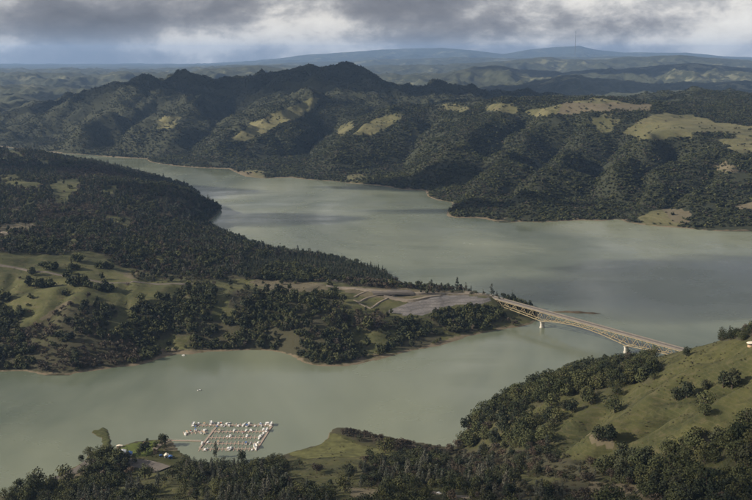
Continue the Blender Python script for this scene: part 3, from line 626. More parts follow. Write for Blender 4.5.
M_PINE = foliage('grey_pine_needles', (0.036, 0.042, 0.031), (0.092, 0.096, 0.074))
M_FIR = foliage('fir_needles', (0.016, 0.024, 0.014), (0.048, 0.058, 0.032))
M_SHRUB = foliage('shrub_leaves', (0.022, 0.025, 0.014), (0.070, 0.064, 0.038))
M_BARK = paint('bark', (0.095, 0.075, 0.058), 0.95, 0.1, 0.4, 2.0)

def trunk_geo(rng, h, r, limbs, spread, lean=0.06):
    V, F = [], []
    def tube(p0, p1, r0, r1, k=5):
        p0 = Vector(p0); p1 = Vector(p1); d = (p1 - p0).normalized(); a = d.orthogonal().normalized(); b2 = d.cross(a); n0 = len(V)
        for p, rr in ((p0, r0), (p1, r1)):
            for i in range(k):
                t = 2 * math.pi * i / k; V.append(tuple(p + (a * math.cos(t) + b2 * math.sin(t)) * rr))
        for i in range(k): j = (i + 1) % k; F.append((n0 + i, n0 + j, n0 + k + j, n0 + k + i))
        F.append(tuple(range(n0 + k, n0 + 2 * k)))
    top = Vector((rng.gauss(0, lean) * h, rng.gauss(0, lean) * h, h * 0.5))
    tube((0, 0, -0.6), top, r, r * 0.62)
    tip = top + Vector((rng.gauss(0, lean) * h, rng.gauss(0, lean) * h, h * 0.42)); tube(top, tip, r * 0.62, r * 0.15)
    for i in range(limbs):
        a = 2 * math.pi * (i + rng.random() * 0.6) / max(1, limbs); s = top * rng.uniform(0.6, 1.0) if rng.random() < .6 else top.lerp(tip, rng.random() * 0.7)
        e = s + Vector((math.cos(a) * spread, math.sin(a) * spread, h * rng.uniform(0.10, 0.30))); tube(s, e, r * 0.4, r * 0.1, 4)
    return V, F

def leaves_geo(rng, centres, n, size, out_bias=0.9, flat=1.0):
    """centres: lobes (x, y, z, rx, rz); n leaf clumps scattered through the outer part of the lobes"""
    V, F = [], []
    wts = [c[3] ** 2 for c in centres]
    for _ in range(n):
        cx, cyy, cz, rx, rz = rng.choices(centres, wts)[0]
        d = Vector((rng.gauss(0, 1), rng.gauss(0, 1), rng.gauss(0.25, 1))).normalized()
        q = rng.uniform(0.62, 1.06)
        p = Vector((cx + d.x * rx * q, cyy + d.y * rx * q, cz + d.z * rz * q))
        if n < 40: nrm = (d * 0.55 + Vector((rng.gauss(0, .3), rng.gauss(0, .3), 0.75))).normalized()
        else: nrm = (d * out_bias + Vector((rng.gauss(0, .5), rng.gauss(0, .5), rng.gauss(0.15, .5)))).normalized()
        a = nrm.orthogonal().normalized(); b2 = nrm.cross(a); t = rng.random() * 6.28
        a, b2 = a * math.cos(t) + b2 * math.sin(t), b2 * math.cos(t) - a * math.sin(t)
        s = size * rng.uniform(0.6, 1.25); w = s * rng.uniform(0.55, 0.9); n0 = len(V)
        k = nrm * s * rng.uniform(-0.18, 0.18)
        V += [tuple(p - a * s * 0.5 + k), tuple(p - b2 * w * 0.5), tuple(p + a * s * 0.5 + k), tuple(p + b2 * w * 0.5)]
        F.append((n0, n0 + 1, n0 + 2)); F.append((n0, n0 + 2, n0 + 3))
    return V, F

def species(kind, rng, n):
    """-> trunk (V, F), crown (V, F), crown material; metres"""
    big = n >= 300
    if kind in ('oak', 'bay'):
        n = int(n * (1.0 if kind == 'oak' else 1.15))
        h = rng.uniform(9, 11.5) if kind == 'oak' else rng.uniform(9.5, 12.5); R = rng.uniform(5.2, 6.4) if kind == 'oak' else rng.uniform(4.4, 5.2)
        lob = []
        for i in range(rng.randint(6, 9)):
            a = rng.random() * 6.28; r = R * rng.uniform(0.25, 0.66); rr = R * rng.uniform(0.36, 0.52)
            lob.append((math.cos(a) * r, math.sin(a) * r, h * rng.uniform(0.30, 0.70), rr, rr * 0.85))
        lob.append((rng.gauss(0, .4), rng.gauss(0, .4), h * 0.74, R * 0.5, R * 0.42))
        lob.append((0, 0, h * 0.36, R * 0.80, h * 0.26))
        return trunk_geo(rng, h * 0.85, 0.42, 4, R * 0.5), leaves_geo(rng, lob, n, 1.15 if big else 27 / math.sqrt(n)), (M_OAK if kind == 'oak' else M_BAY)
    if kind == 'brown':
        h = rng.uniform(7, 9.5); R = rng.uniform(4.0, 5.2); lob = []
        for i in range(rng.randint(6, 8)):
            a = rng.random() * 6.28; r = R * rng.uniform(0.2, 0.65); rr = R * rng.uniform(0.35, 0.5)
            lob.append((math.cos(a) * r, math.sin(a) * r, h * rng.uniform(0.45, 0.75), rr, rr * 0.9))
        return trunk_geo(rng, h * 0.9, 0.3, 6, R * 0.6), leaves_geo(rng, lob, int(n * 0.8), 0.95 if big else 21 / math.sqrt(n), 0.4), M_BROWN
    if kind == 'pine':
        h = rng.uniform(13, 16.5); R = rng.uniform(3.6, 4.6); lob = []
        for i in range(11):
            f = 0.22 + 0.76 * i / 10; a = rng.random() * 6.28; r = R * (1.05 - f) * rng.uniform(0.2, 0.75); rr = R * (0.62 - 0.42 * f) + 0.3
            lob.append((math.cos(a) * r, math.sin(a) * r, h * f, rr, rr * 1.15))
        return trunk_geo(rng, h * 0.98, 0.34, 5, R * 0.55, 0.02), leaves_geo(rng, lob, n, 0.95 if big else 22 / math.sqrt(n), 0.6), M_PINE
    if kind == 'fir':
        h = rng.uniform(13, 17); R = rng.uniform(2.5, 3.2); lob = []
        for i in range(10):
            f = 0.12 + 0.84 * i / 9; lob.append((rng.gauss(0, .25), rng.gauss(0, .25), h * f, R * (1.05 - f), h * 0.07))
        return trunk_geo(rng, h * 0.95, 0.3, 2, 1.0, 0.01), leaves_geo(rng, lob, n, 1.0 if big else 21 / math.sqrt(n), 0.7), M_FIR
    # shrub
    h = rng.uniform(2.6, 4.0); R = rng.uniform(2.6, 3.8); lob = []
    for i in range(6):
        a = rng.random() * 6.28; r = R * rng.uniform(0.1, 0.65); lob.append((math.cos(a) * r, math.sin(a) * r, h * rng.uniform(0.3, 0.6), R * 0.5, h * 0.42))
    return trunk_geo(rng, h * 0.6, 0.12, 3, R * 0.4), leaves_geo(rng, lob, int(n * 0.5), 0.85 if big else 13 / math.sqrt(n)), M_SHRUB

def make_proto(kind, seed, n):
    rng = random.Random(seed); (tv, tf), (lv, lf), mat = species(kind, rng, n)
    return tv, tf, lv, lf, mat
def raw_mesh(name, V, F, mats, mi=None):
    me = bpy.data.meshes.new(name); me.from_pydata(V, [], F); me.update()
    for m in mats: me.materials.append(m)
    if mi is not None: me.polygons.foreach_set('material_index', mi)
    return me
SPEC = ['oak', 'bay', 'brown', 'pine', 'fir', 'shrub']
def proto_collection(kind, lod, n, count):
    c = bpy.data.collections.new('%s_%s' % (kind, lod))
    for s in range(count):
        tv, tf, lv, lf, mat = make_proto(kind, hash_seed(kind, lod, s), n)
        F = list(tf) + [tuple(i + len(tv) for i in f) for f in lf]
        me = raw_mesh('%s_%s' % (kind, lod), tv + lv, F, [M_BARK, mat], [0] * len(tf) + [1] * len(lf))
        c.objects.link(bpy.data.objects.new('%s_%s_%d' % (kind, lod, s), me))
    return c
def hash_seed(kind, lod, s): return SPEC.index(kind) * 1000 + {'near': 1, 'mid': 2, 'far': 3}[lod] * 100 + s

def scatter(name, coll, P, rot, scl, seed):
    me = bpy.data.meshes.new(name); n = len(P)
    me.vertices.add(n); me.vertices.foreach_set('co', P.astype(np.float32).ravel())
    a = me.attributes.new('turn', 'FLOAT_VECTOR', 'POINT'); a.data.foreach_set('vector', rot.astype(np.float32).ravel())
    a = me.attributes.new('size', 'FLOAT_VECTOR', 'POINT'); a.data.foreach_set('vector', scl.astype(np.float32).ravel())
    o = bpy.data.objects.new(name, me); COL.objects.link(o)
    ng = bpy.data.node_groups.new(name + '_nodes', 'GeometryNodeTree'); L = ng.links.new
    ng.interface.new_socket('Geometry', in_out='INPUT', socket_type='NodeSocketGeometry'); ng.interface.new_socket('Geometry', in_out='OUTPUT', socket_type='NodeSocketGeometry')
    gi = ng.nodes.new('NodeGroupInput'); go = ng.nodes.new('NodeGroupOutput')
    ci = ng.nodes.new('GeometryNodeCollectionInfo'); ci.inputs['Collection'].default_value = coll; ci.inputs['Separate Children'].default_value = True; ci.inputs['Reset Children'].default_value = True
    ip = ng.nodes.new('GeometryNodeInstanceOnPoints'); ip.inputs['Pick Instance'].default_value = True
    at = ng.nodes.new('GeometryNodeInputNamedAttribute'); at.data_type = 'FLOAT_VECTOR'; at.inputs['Name'].default_value = 'turn'
    a2 = ng.nodes.new('GeometryNodeInputNamedAttribute'); a2.data_type = 'FLOAT_VECTOR'; a2.inputs['Name'].default_value = 'size'
    rv = ng.nodes.new('FunctionNodeRandomValue'); rv.data_type = 'INT'; rv.inputs['Min'].default_value = 0; rv.inputs['Max'].default_value = len(coll.objects) - 1; rv.inputs['Seed'].default_value = seed
    # integer sockets carry their own defaults
    for s in rv.inputs:
        if s.type == 'INT' and s.name == 'Min': s.default_value = 0
        if s.type == 'INT' and s.name == 'Max': s.default_value = max(0, len(coll.objects) - 1)
    ri = [s for s in rv.outputs if s.type == 'INT'][0]
    L(gi.outputs[0], ip.inputs['Points']); L(ci.outputs[0], ip.inputs['Instance']); L(at.outputs[0], ip.inputs['Rotation']); L(a2.outputs[0], ip.inputs['Scale']); L(ri, ip.inputs['Instance Index'])
    L(ip.outputs[0], go.inputs[0])
    md = o.modifiers.new('scatter', 'NODES'); md.node_group = ng
    return o

MIX = {'oak': (.62, .22, .12, 0, 0, .04), 'mix': (.36, .18, .20, .04, .18, .04), 'brown': (.18, .04, .62, 0, 0, .16), 'pine': (.44, .24, .06, .16, 0, .10), 'young': (.05, .15, 0, 0, .80, 0), 'shrub': (.18, .14, .10, .04, 0, .54), 'far': (.50, .22, .12, 0, .06, .10), 'chap': (.26, .36, .06, 0, .04, .28)}
def candidates(zn, spacing, seed, ylim):
    r = np.random.RandomState(seed)
    xs = np.arange(zn.xs[0] + 5, zn.xs[-1] - 5, spacing); ys = np.arange(max(zn.ys[0] + 5, ylim[0]), min(zn.ys[-1] - 5, ylim[1]), spacing)
    X, Y = np.meshgrid(xs, ys); X = X.ravel() + r.uniform(-.5, .5, X.size) * spacing; Y = Y.ravel() + r.uniform(-.5, .5, Y.size) * spacing
    Z = zn.sample(X, Y); u, v, f = proj(X, Y, Z)
    keep = (Z > 1.2) & (u > -130) & (u < 882) & (v < 560) & (v > 60)
    X, Y, Z, u, v = X[keep], Y[keep], Z[keep], u[keep], v[keep]
    # ragged edges: the outline of every wood is disturbed by noise in the ground plane
    d, kind = cover(*ragged(u, v, X, Y, zn), TABLE[id(zn)])
    wl = 120 if zn is far else 55
    clump = np.clip(1.0 + 0.9 * fbm(X, Y, wl, 3, seed + 5), 0.0, 1.6)
    p = np.where(d > 0.92, d, d * clump)
    if zn is near: p = p * np.clip(1.25 + 1.5 * fbm(X, Y, 30, 2, seed + 15), 0.1, 1.2)
    keep = (r.rand(len(X)) < p) & ~any_inside(u, v, GRAVEL)
    if zn is far: keep &= ~((kind == KINDS.index('far')) & (fbm(X, Y, 75, 3, 77) > 0.62))
    X, Y, Z, u, v, kind = X[keep], Y[keep], Z[keep], u[keep], v[keep], kind[keep]
    sp = np.zeros(len(X), int); q = r.rand(len(X)); patch = np.clip(0.5 + 0.9 * fbm(X, Y, 140, 3, seed + 9), 0, 0.999)
    q = np.clip(0.55 * q + 0.45 * patch, 0, 0.9999)
    for i, kn in enumerate(KINDS):
        m = kind == i; cum = np.cumsum(MIX[kn]); sp[m] = np.searchsorted(cum / cum[-1], q[m])
    s = 0.55 + 0.8 * r.rand(len(X)) ** 1.4; s[kind == KINDS.index('young')] *= 0.62; s[kind == KINDS.index('mix')] *= 0.92
    if zn is far: s *= np.where(Y > 4700, 0.85, 1.05)
    if zn is near: s *= np.where(kind == KINDS.index('oak'), 1.42, 1.02)
    if zn is pen: s *= 1.1
    return X, Y, Z, sp, s, r.uniform(0, 6.283, len(X)), kind, r

EXTRA = {  # single trees and clumps read off the photograph: (u, v of the foot, size, species)
    id(pen): [(44, 268, 1.0, 'oak'), (50, 269, 1.1, 'oak'), (56, 269, 1.0, 'bay'), (75, 262, 1.1, 'oak'), (80, 262, 1.2, 'oak'), (72, 270, 1.0, 'bay'), (78, 270, 1.1, 'oak'), (100, 268, 1.0, 'oak'), (106, 269, 1.1, 'bay'), (111, 269, 1.0, 'oak'), (30, 286, 1.3, 'bay'), (36, 288, 1.5, 'oak'), (42, 287, 1.3, 'bay'), (50, 287, 1.4, 'oak'), (33, 273, .8, 'oak'), (66, 278, 1.0, 'oak'),
              (70, 286, 1.2, 'oak'), (78, 285, 1.2, 'bay'), (85, 284, 1.3, 'oak'), (88, 287, 1.1, 'oak'), (98, 291, 1.2, 'oak'), (105, 290, 1.4, 'bay'), (111, 291, 1.2, 'oak'), (66, 295, 1.0, 'oak'), (2, 300, 1.5, 'oak'), (8, 302, 1.2, 'bay'), (70, 189, 1.0, 'oak'), (88, 297, .8, 'brown'), (160, 300, 1.3, 'oak'), (166, 302, 1.1, 'bay'), (368, 330, 1.6, 'oak'), (378, 329, 1.2, 'brown'),
              (427, 294, .9, 'fir'), (433, 294, .8, 'fir'), (421, 293, .6, 'fir'), (512, 302, .9, 'fir'), (497, 297, .7, 'fir'), (503, 298, .7, 'oak'), (452, 293, .5, 'oak'), (476, 294, .5, 'oak')],
    id(near): []}
# (u, v of the foot, size, species, label) : trees that stand out singly on the near hillside
STANDING = [(598, 441, 1.15, 'bay', 'dark dense oak standing alone above a bare red brown patch on the grass'), (609, 442, 1.05, 'oak', 'dark oak joined to its twin, lone pair low on the open grassy slope'),
            (676, 401, 1.0, 'bay', 'lower dark oak of the lone pair in the middle of the grass slope'), (687, 398, 1.15, 'oak', 'upper dark oak of the lone pair in the middle of the grass slope'),
            (705, 390, .75, 'oak', 'small ragged dark oak between the lone pair and the big round oak'), (723, 388, 1.1, 'bay', 'big round dark oak high on the open grass near the frame edge'), (732, 389, 1.15, 'oak', 'dark oak leaning on the big round one high on the open grass'),
            (686, 357, .75, 'bay', 'round dark oak on the crest where the bridge deck meets the hill'), (646, 378, 1.1, 'bay', 'big dark oak at the crest below the bridge, end of the tree band'), (637, 382, 1.1, 'oak', 'dark oak beside the big one under the bridge end'),
            (572, 413, 1.05, 'bay', 'round dark oak inside the upper clearing below the crest band'), (565, 411, .8, 'oak', 'smaller oak touching the round one in the upper clearing'), (622, 462, 1.1, 'bay', 'squat dark oak at the foot of the grass above the brush'), (632, 463, 1.0, 'oak', 'dark oak beside the squat one at the foot of the grass'), (648, 467, 1.15, 'oak', 'broad oak at the mouth of the grassy gully'),
            (81, 462, .8, 'bay', 'round dark tree on the bank beside the marina spit'), (88, 456, .85, 'oak', 'tall grey green tree at the root of the marina spit'), (128, 462, .9, 'fir', 'pointed tree before the white marina tent'), (139, 456, .7, 'oak', 'small tree alone on the marina lawn'),
            (34, 489, 1.0, 'pine', 'tall thin tree rising from the shore at the lower frame corner'), (147, 441.5, .35, 'oak', 'tiny round bush at the water edge of the lawn'),
            (216, 458, 1.0, 'pine', 'bare grey pine in front of the dock corner'), (241, 462, 1.2, 'bay', 'tall broad tree reaching up before the lowest dock row'), (281, 463, 1.0, 'oak', 'round tree on the shore past the last dock')]

def place_trees():
    near_ind = []
    specs = [(near, 6.2, 11, (560, 1500), 'near', 330, 4), (pen, 7.4, 12, (1380, 4000), 'mid', 120, 5), (far, 8.6, 13, (2600, 6350), 'far', 26, 5)]
    names = {'near': 'foreground', 'mid': 'peninsula', 'far': 'far_shore'}
    for zn, spc, seed, yl, lod, nl, cnt in specs:
        X, Y, Z, sp, s, rot, kind, r = candidates(zn, spc, seed, yl)
        ex = EXTRA.get(id(zn), [])
        if ex:
            ex = ex + [(e[0] + r.uniform(-4, 4), e[1] + r.uniform(-1.2, 1.2), e[2] * r.uniform(.6, .95), e[3]) for e in ex for _ in range(2) if e[1] > 250 and e[0] < 175]
            h = hit([(e[0], e[1]) for e in ex])
            X = np.append(X, h[:, 0]); Y = np.append(Y, h[:, 1]); Z = np.append(Z, h[:, 2]); sp = np.append(sp, [SPEC.index(e[3]) for e in ex]); s = np.append(s, [e[2] * 1.35 for e in ex]); rot = np.append(rot, r.uniform(0, 6, len(ex))); kind = np.append(kind, [0] * len(ex))
        if zn is near:
            # keep the single trees clear, and take the largest in view out as individuals
            u, v, f = proj(X, Y, Z)
            hs = np.array([10, 11, 8, 16, 15, 3.3])[sp]
            ok = (u > 4) & (u < 748) & (v < 505) & (v - 1000 * hs * s / f < 492)
            size = np.where(ok, hs * s / f, 0)
            chosen = np.zeros(len(X), bool)
            for group in ((0, 1), (3,), (2,)):
                m = np.isin(sp, group) & ok; lim = {(0, 1): 290, (3,): 200, (2,): 160}[group]
                ids = np.where(m)[0]; ids = ids[np.argsort(-size[ids])][:lim]; chosen[ids] = True
            near_ind = [(X[i], Y[i], Z[i], SPEC[sp[i]], s[i], rot[i], KINDS[kind[i]], u[i], v[i]) for i in np.where(chosen)[0]]
            k = ~chosen; X, Y, Z, sp, s, rot = X[k], Y[k], Z[k], sp[k], s[k], rot[k]
        if zn is not far:
            n = 60000 if zn is near else 45000; ax = r.uniform(-560, 900, n) if zn is near else r.uniform(-1000, 400, n); ay = r.uniform(640, 1250, n) if zn is near else r.uniform(1400, 2400, n); az = zn.sample(ax, ay); u, v, f = proj(ax, ay, az)
            dd, kk = cover(u, v, TABLE[id(zn)]); k = (az > 1.5) & (dd < 0.3) & (u > -20) & (u < 772) & (v < 510) & (r.rand(n) < np.clip(0.35 + 1.3 * fbm(ax, ay, 35, 3, 400), 0, 1) * 0.7) & ~any_inside(u, v, GRAVEL)
            X = np.append(X, ax[k]); Y = np.append(Y, ay[k]); Z = np.append(Z, az[k]); m_ = int(k.sum()); sp = np.append(sp, np.full(m_, 5)); s = np.append(s, 0.12 + 0.35 * r.rand(m_) ** 3); rot = np.append(rot, r.uniform(0, 6, m_))
        for i, kn in enumerate(SPEC):
            m = sp == i
            if m.sum() < 3: continue
            n = m.sum(); Pn = np.stack([X[m], Y[m], Z[m] - 0.1], 1)
            R3 = np.stack([r.normal(0, .04, n), r.normal(0, .04, n), rot[m]], 1)
            S3 = np.stack([s[m] * r.uniform(.85, 1.15, n), s[m] * r.uniform(.85, 1.15, n), s[m] * r.uniform(.8, 1.2, n) * (0.62 if zn is far else 1.0)], 1)
            coll = proto_collection(kn, lod, nl, cnt)
            nm = {'oak': 'oak_woodland', 'bay': 'bay_woodland', 'brown': 'bare_woodland', 'pine': 'pine_woodland', 'fir': 'fir_woodland', 'shrub': 'brush'}[kn]
            o = scatter('%s_%s' % (names[lod], nm), coll, Pn, R3, S3, seed + i)
            desc = {'oak': 'mass of olive green oaks', 'bay': 'mass of dark green evergreen trees', 'brown': 'brownish leafless thickets', 'pine': 'grey green pines', 'fir': 'pointed dark conifers', 'shrub': 'low dark brush'}[kn]
            tag(o, desc + {'near': ' filling in between the nearer trees', 'mid': ' over the peninsula', 'far': ' on the slopes across the lake'}[lod], None, None, 'stuff')
        print('TREES', lod, len(X))
    return near_ind

def build_individuals(ind):
    pro = {}
    for k in SPEC[:5]:
        pro[k] = []
        for sd in range(5):
            tv, tf, lv, lf, mat = make_proto(k, SPEC.index(k) * 1000 + 500 + sd, 520)
            pro[k].append((raw_mesh(k + '_trunk', tv, tf, [M_BARK]), raw_mesh(k + '_crown', lv, lf, [mat])))
    rng = random.Random(4)
    nm = {'oak': 'oak_tree', 'bay': 'evergreen_tree', 'brown': 'bare_tree', 'pine': 'pine_tree', 'fir': 'conifer_tree'}
    what = {'oak': 'olive green oak', 'bay': 'dark evergreen tree', 'brown': 'brownish leafless tree', 'pine': 'grey green pine', 'fir': 'pointed conifer'}
    def put(x, y, z, k, s, rot, label, group):
        t = empty(nm[k], (x, y, z - 0.1), rot); t.scale = (s * rng.uniform(.9, 1.1), s * rng.uniform(.9, 1.1), s * rng.uniform(.88, 1.12))
        a, b2 = rng.choice(pro[k])
        for name, me in (('trunk', a), ('crown', b2)):
            o = bpy.data.objects.new(name, me); COL.objects.link(o); o.parent = t
        tag(t, label, 'tree', group)
    h = hit([(e[0], e[1]) for e in STANDING])
    for e, p in zip(STANDING, h):
        put(p[0], p[1], p[2], 'bay' if e[3] == 'oak' and e[0] > 560 else e[3], e[2] * (1.55 if e[0] > 560 else 1.15), rng.random() * 6.28, e[4], 'trees standing out singly near the camera')
    def region(u, v):
        if u > 560 and v > 440:
            if u > 690: return 'in the thicket below the big round oaks at the frame corner', 'thicket at the lower frame corner'
            if u > 620: return 'in the thicket under the mouth of the grassy gully', 'thicket under the grassy gully'
            return 'in the thicket at the foot of the open grass', 'thicket at the foot of the open grass'
        if u > 455 and v < 452:
            if u > 585: return 'in the crest tree band just below the far bridge pier', 'crest tree band below the bridge'
            if u > 520: return 'in the crest tree band above the small upper clearing', 'crest tree band above the clearing'
            return 'on the steep wooded end of the hillside at the water', 'wooded end of the hillside'
        if u > 620: return 'scattered on the open grassy hillside', 'scattered trees on the open hillside'
        if u < 185:
            if v < 463: return 'standing between the marina buildings and the spit', 'trees between the marina buildings'
            if u < 90: return 'on the slope below the shore road past the spit', 'trees below the shore road'
            return 'in the wood below the marina parking area', 'wood below the marina parking area'
        if v < 462 and 325 < u < 470: return 'on the low knoll between the two coves', 'trees on the low shore knoll'
        if u < 290: return 'in the belt of trees below the docks', 'belt of trees below the docks'
        if u < 400: return 'around the small meadow below the grassy knoll', 'wood around the small meadow'
        if u < 480: return 'in the wood around the red car on the track', 'wood around the dirt track'
        return 'in the wood between the track and the grassy hillside', 'wood between track and hillside'
    for x, y, z, k, s, rot, kd, u, v in ind:
        a, g = region(u, v)
        put(x, y, z, k, s, rot, '%s %s' % (what[k], a), '%s, %s' % (g, {'oak': 'oaks', 'bay': 'evergreens', 'brown': 'bare trees', 'pine': 'pines', 'fir': 'conifers'}[k]))
build_individuals(place_trees())

# ------------------------------------------------------------------ haze
def haze():
    x0, x1, y0, y1, z0, z1 = -33000, 33000, -7000, 51000, -32, 900
    V = [(x, y, z) for z in (z0, z1) for y in (y0, y1) for x in (x0, x1)]
    F = [(0, 2, 3, 1), (4, 5, 7, 6), (0, 1, 5, 4), (2, 6, 7, 3), (0, 4, 6, 2), (1, 3, 7, 5)]
    m = bpy.data.materials.new('air'); m.use_nodes = True; nt = m.node_tree; nt.nodes.clear()
    out = nt.nodes.new('ShaderNodeOutputMaterial'); pv = nt.nodes.new('ShaderNodeVolumePrincipled')
    pv.inputs['Color'].default_value = (0.37, 0.59, 1.0, 1); pv.inputs['Density'].default_value = HAZE; pv.inputs['Anisotropy'].default_value = 0.1
    nt.links.new(pv.outputs[0], out.inputs['Volume'])
    o = mesh_obj('haze', V, F, m); tag(o, 'blue haze in the air over the lake and hills', None, None, 'stuff')
HAZE = 0.000023

# ------------------------------------------------------------------ building helpers
class MB:
    def __init__(s): s.V = []; s.F = []
    def hexa(s, p):      # eight corners, bottom four then top four
        n = len(s.V); s.V += [tuple(q) for q in p]
        s.F += [(n, n + 3, n + 2, n + 1), (n + 4, n + 5, n + 6, n + 7), (n, n + 1, n + 5, n + 4), (n + 1, n + 2, n + 6, n + 5), (n + 2, n + 3, n + 7, n + 6), (n + 3, n, n + 4, n + 7)]
        return s
    def box(s, x0, x1, y0, y1, z0, z1): return s.hexa([(x0, y0, z0), (x1, y0, z0), (x1, y1, z0), (x0, y1, z0), (x0, y0, z1), (x1, y0, z1), (x1, y1, z1), (x0, y1, z1)])
    def bar(s, a, b, w, h=None):
        a = Vector(a); b = Vector(b); d = (b - a).normalized(); up = Vector((0, 0, 1)) if abs(d.z) < 0.95 else Vector((1, 0, 0))
        r = d.cross(up).normalized() * w / 2; t = r.cross(d).normalized() * (h or w) / 2
        return s.hexa([a - r - t, a + r - t, a + r + t, a - r + t, b - r - t, b + r - t, b + r + t, b - r + t])
    def cyl(s, c, r0, r1, z0, z1, k=12):
        n = len(s.V)
        for z, r in ((z0, r0), (z1, r1)):
            for i in range(k): a = 2 * math.pi * i / k; s.V.append((c[0] + r * math.cos(a), c[1] + r * math.sin(a), z))
        s.F += [(n + i, n + (i + 1) % k, n + k + (i + 1) % k, n + k + i) for i in range(k)] + [tuple(range(n + k - 1, n - 1, -1)), tuple(range(n + k, n + 2 * k))]
        return s
    def loft(s, rings, cap=True):
        n = len(s.V); k = len(rings[0])
        for r in rings: s.V += [tuple(p) for p in r]
        for i in range(len(rings) - 1):
            for j in range(k): s.F.append((n + i * k + j, n + i * k + (j + 1) % k, n + (i + 1) * k + (j + 1) % k, n + (i + 1) * k + j))
        if cap: s.F += [tuple(range(n + k - 1, n - 1, -1)), tuple(range(n + (len(rings) - 1) * k, n + len(rings) * k))]
        return s
    def build(s, name, mat, parent=None, smooth=False): return mesh_obj(name, s.V, s.F, mat, parent, smooth)
    def mesh(s, name, mat): return raw_mesh(name, s.V, s.F, [mat])

M_STEEL = paint('weathered_steel', (0.245, 0.20, 0.12), 0.7, 0.3, 0.35, 0.35)
M_DECK = paint('bridge_concrete', (0.162, 0.145, 0.130), 0.85, 0.2, 0.2, 0.12)
M_ROADWAY = paint('worn_asphalt', (0.128, 0.116, 0.108), 0.9, 0.2, 0.2, 0.2)
M_CONC = paint('pier_concrete', (0.50, 0.47, 0.41), 0.85, 0.2, 0.2, 0.25)
M_ROAD = paint('dusty_road', (0.135, 0.118, 0.10), 0.95, 0.1, 0.25, 0.15)
M_PATH = paint('pale_path', (0.19, 0.162, 0.128), 0.95, 0.1, 0.25, 0.2)
M_LOT = paint('lot_gravel', (0.13, 0.115, 0.10), 0.95, 0.1, 0.25, 0.1)
M_LAWN = paint('mown_lawn', (0.085, 0.105, 0.030), 0.95, 0.1, 0.35, 0.12)
M_SPIT = paint('rough_bank_grass', (0.062, 0.066, 0.028), 0.95, 0.1, 0.5, 0.25)
M_WHITE = paint('white_gelcoat', (0.72, 0.71, 0.68), 0.35, 0.5, 0.06, 1.0)
M_CREAM = paint('cream_gelcoat', (0.66, 0.58, 0.46), 0.4, 0.5, 0.08, 1.0)
M_BLUE = paint('blue_canvas', (0.07, 0.14, 0.33), 0.8, 0.2, 0.2, 1.0)
M_RED = paint('red_canvas', (0.34, 0.10, 0.07), 0.8, 0.2, 0.2, 1.0)
M_ORANGE = paint('orange_canvas', (0.50, 0.20, 0.10), 0.8, 0.2, 0.2, 1.0)
M_TAN = paint('tan_canvas', (0.42, 0.30, 0.20), 0.8, 0.2, 0.2, 1.0)
M_GLASS = paint('dark_glass', (0.03, 0.035, 0.04), 0.1, 0.6, 0.2, 1.0)
M_WOOD = paint('dock_planks', (0.36, 0.28, 0.23), 0.9, 0.1, 0.25, 1.2)
M_BLACK = paint('engine_black', (0.03, 0.03, 0.03), 0.5, 0.4, 0.2, 1.0)
M_EARTH = paint('red_earth', (0.115, 0.085, 0.055), 0.95, 0.1, 0.4, 0.08)

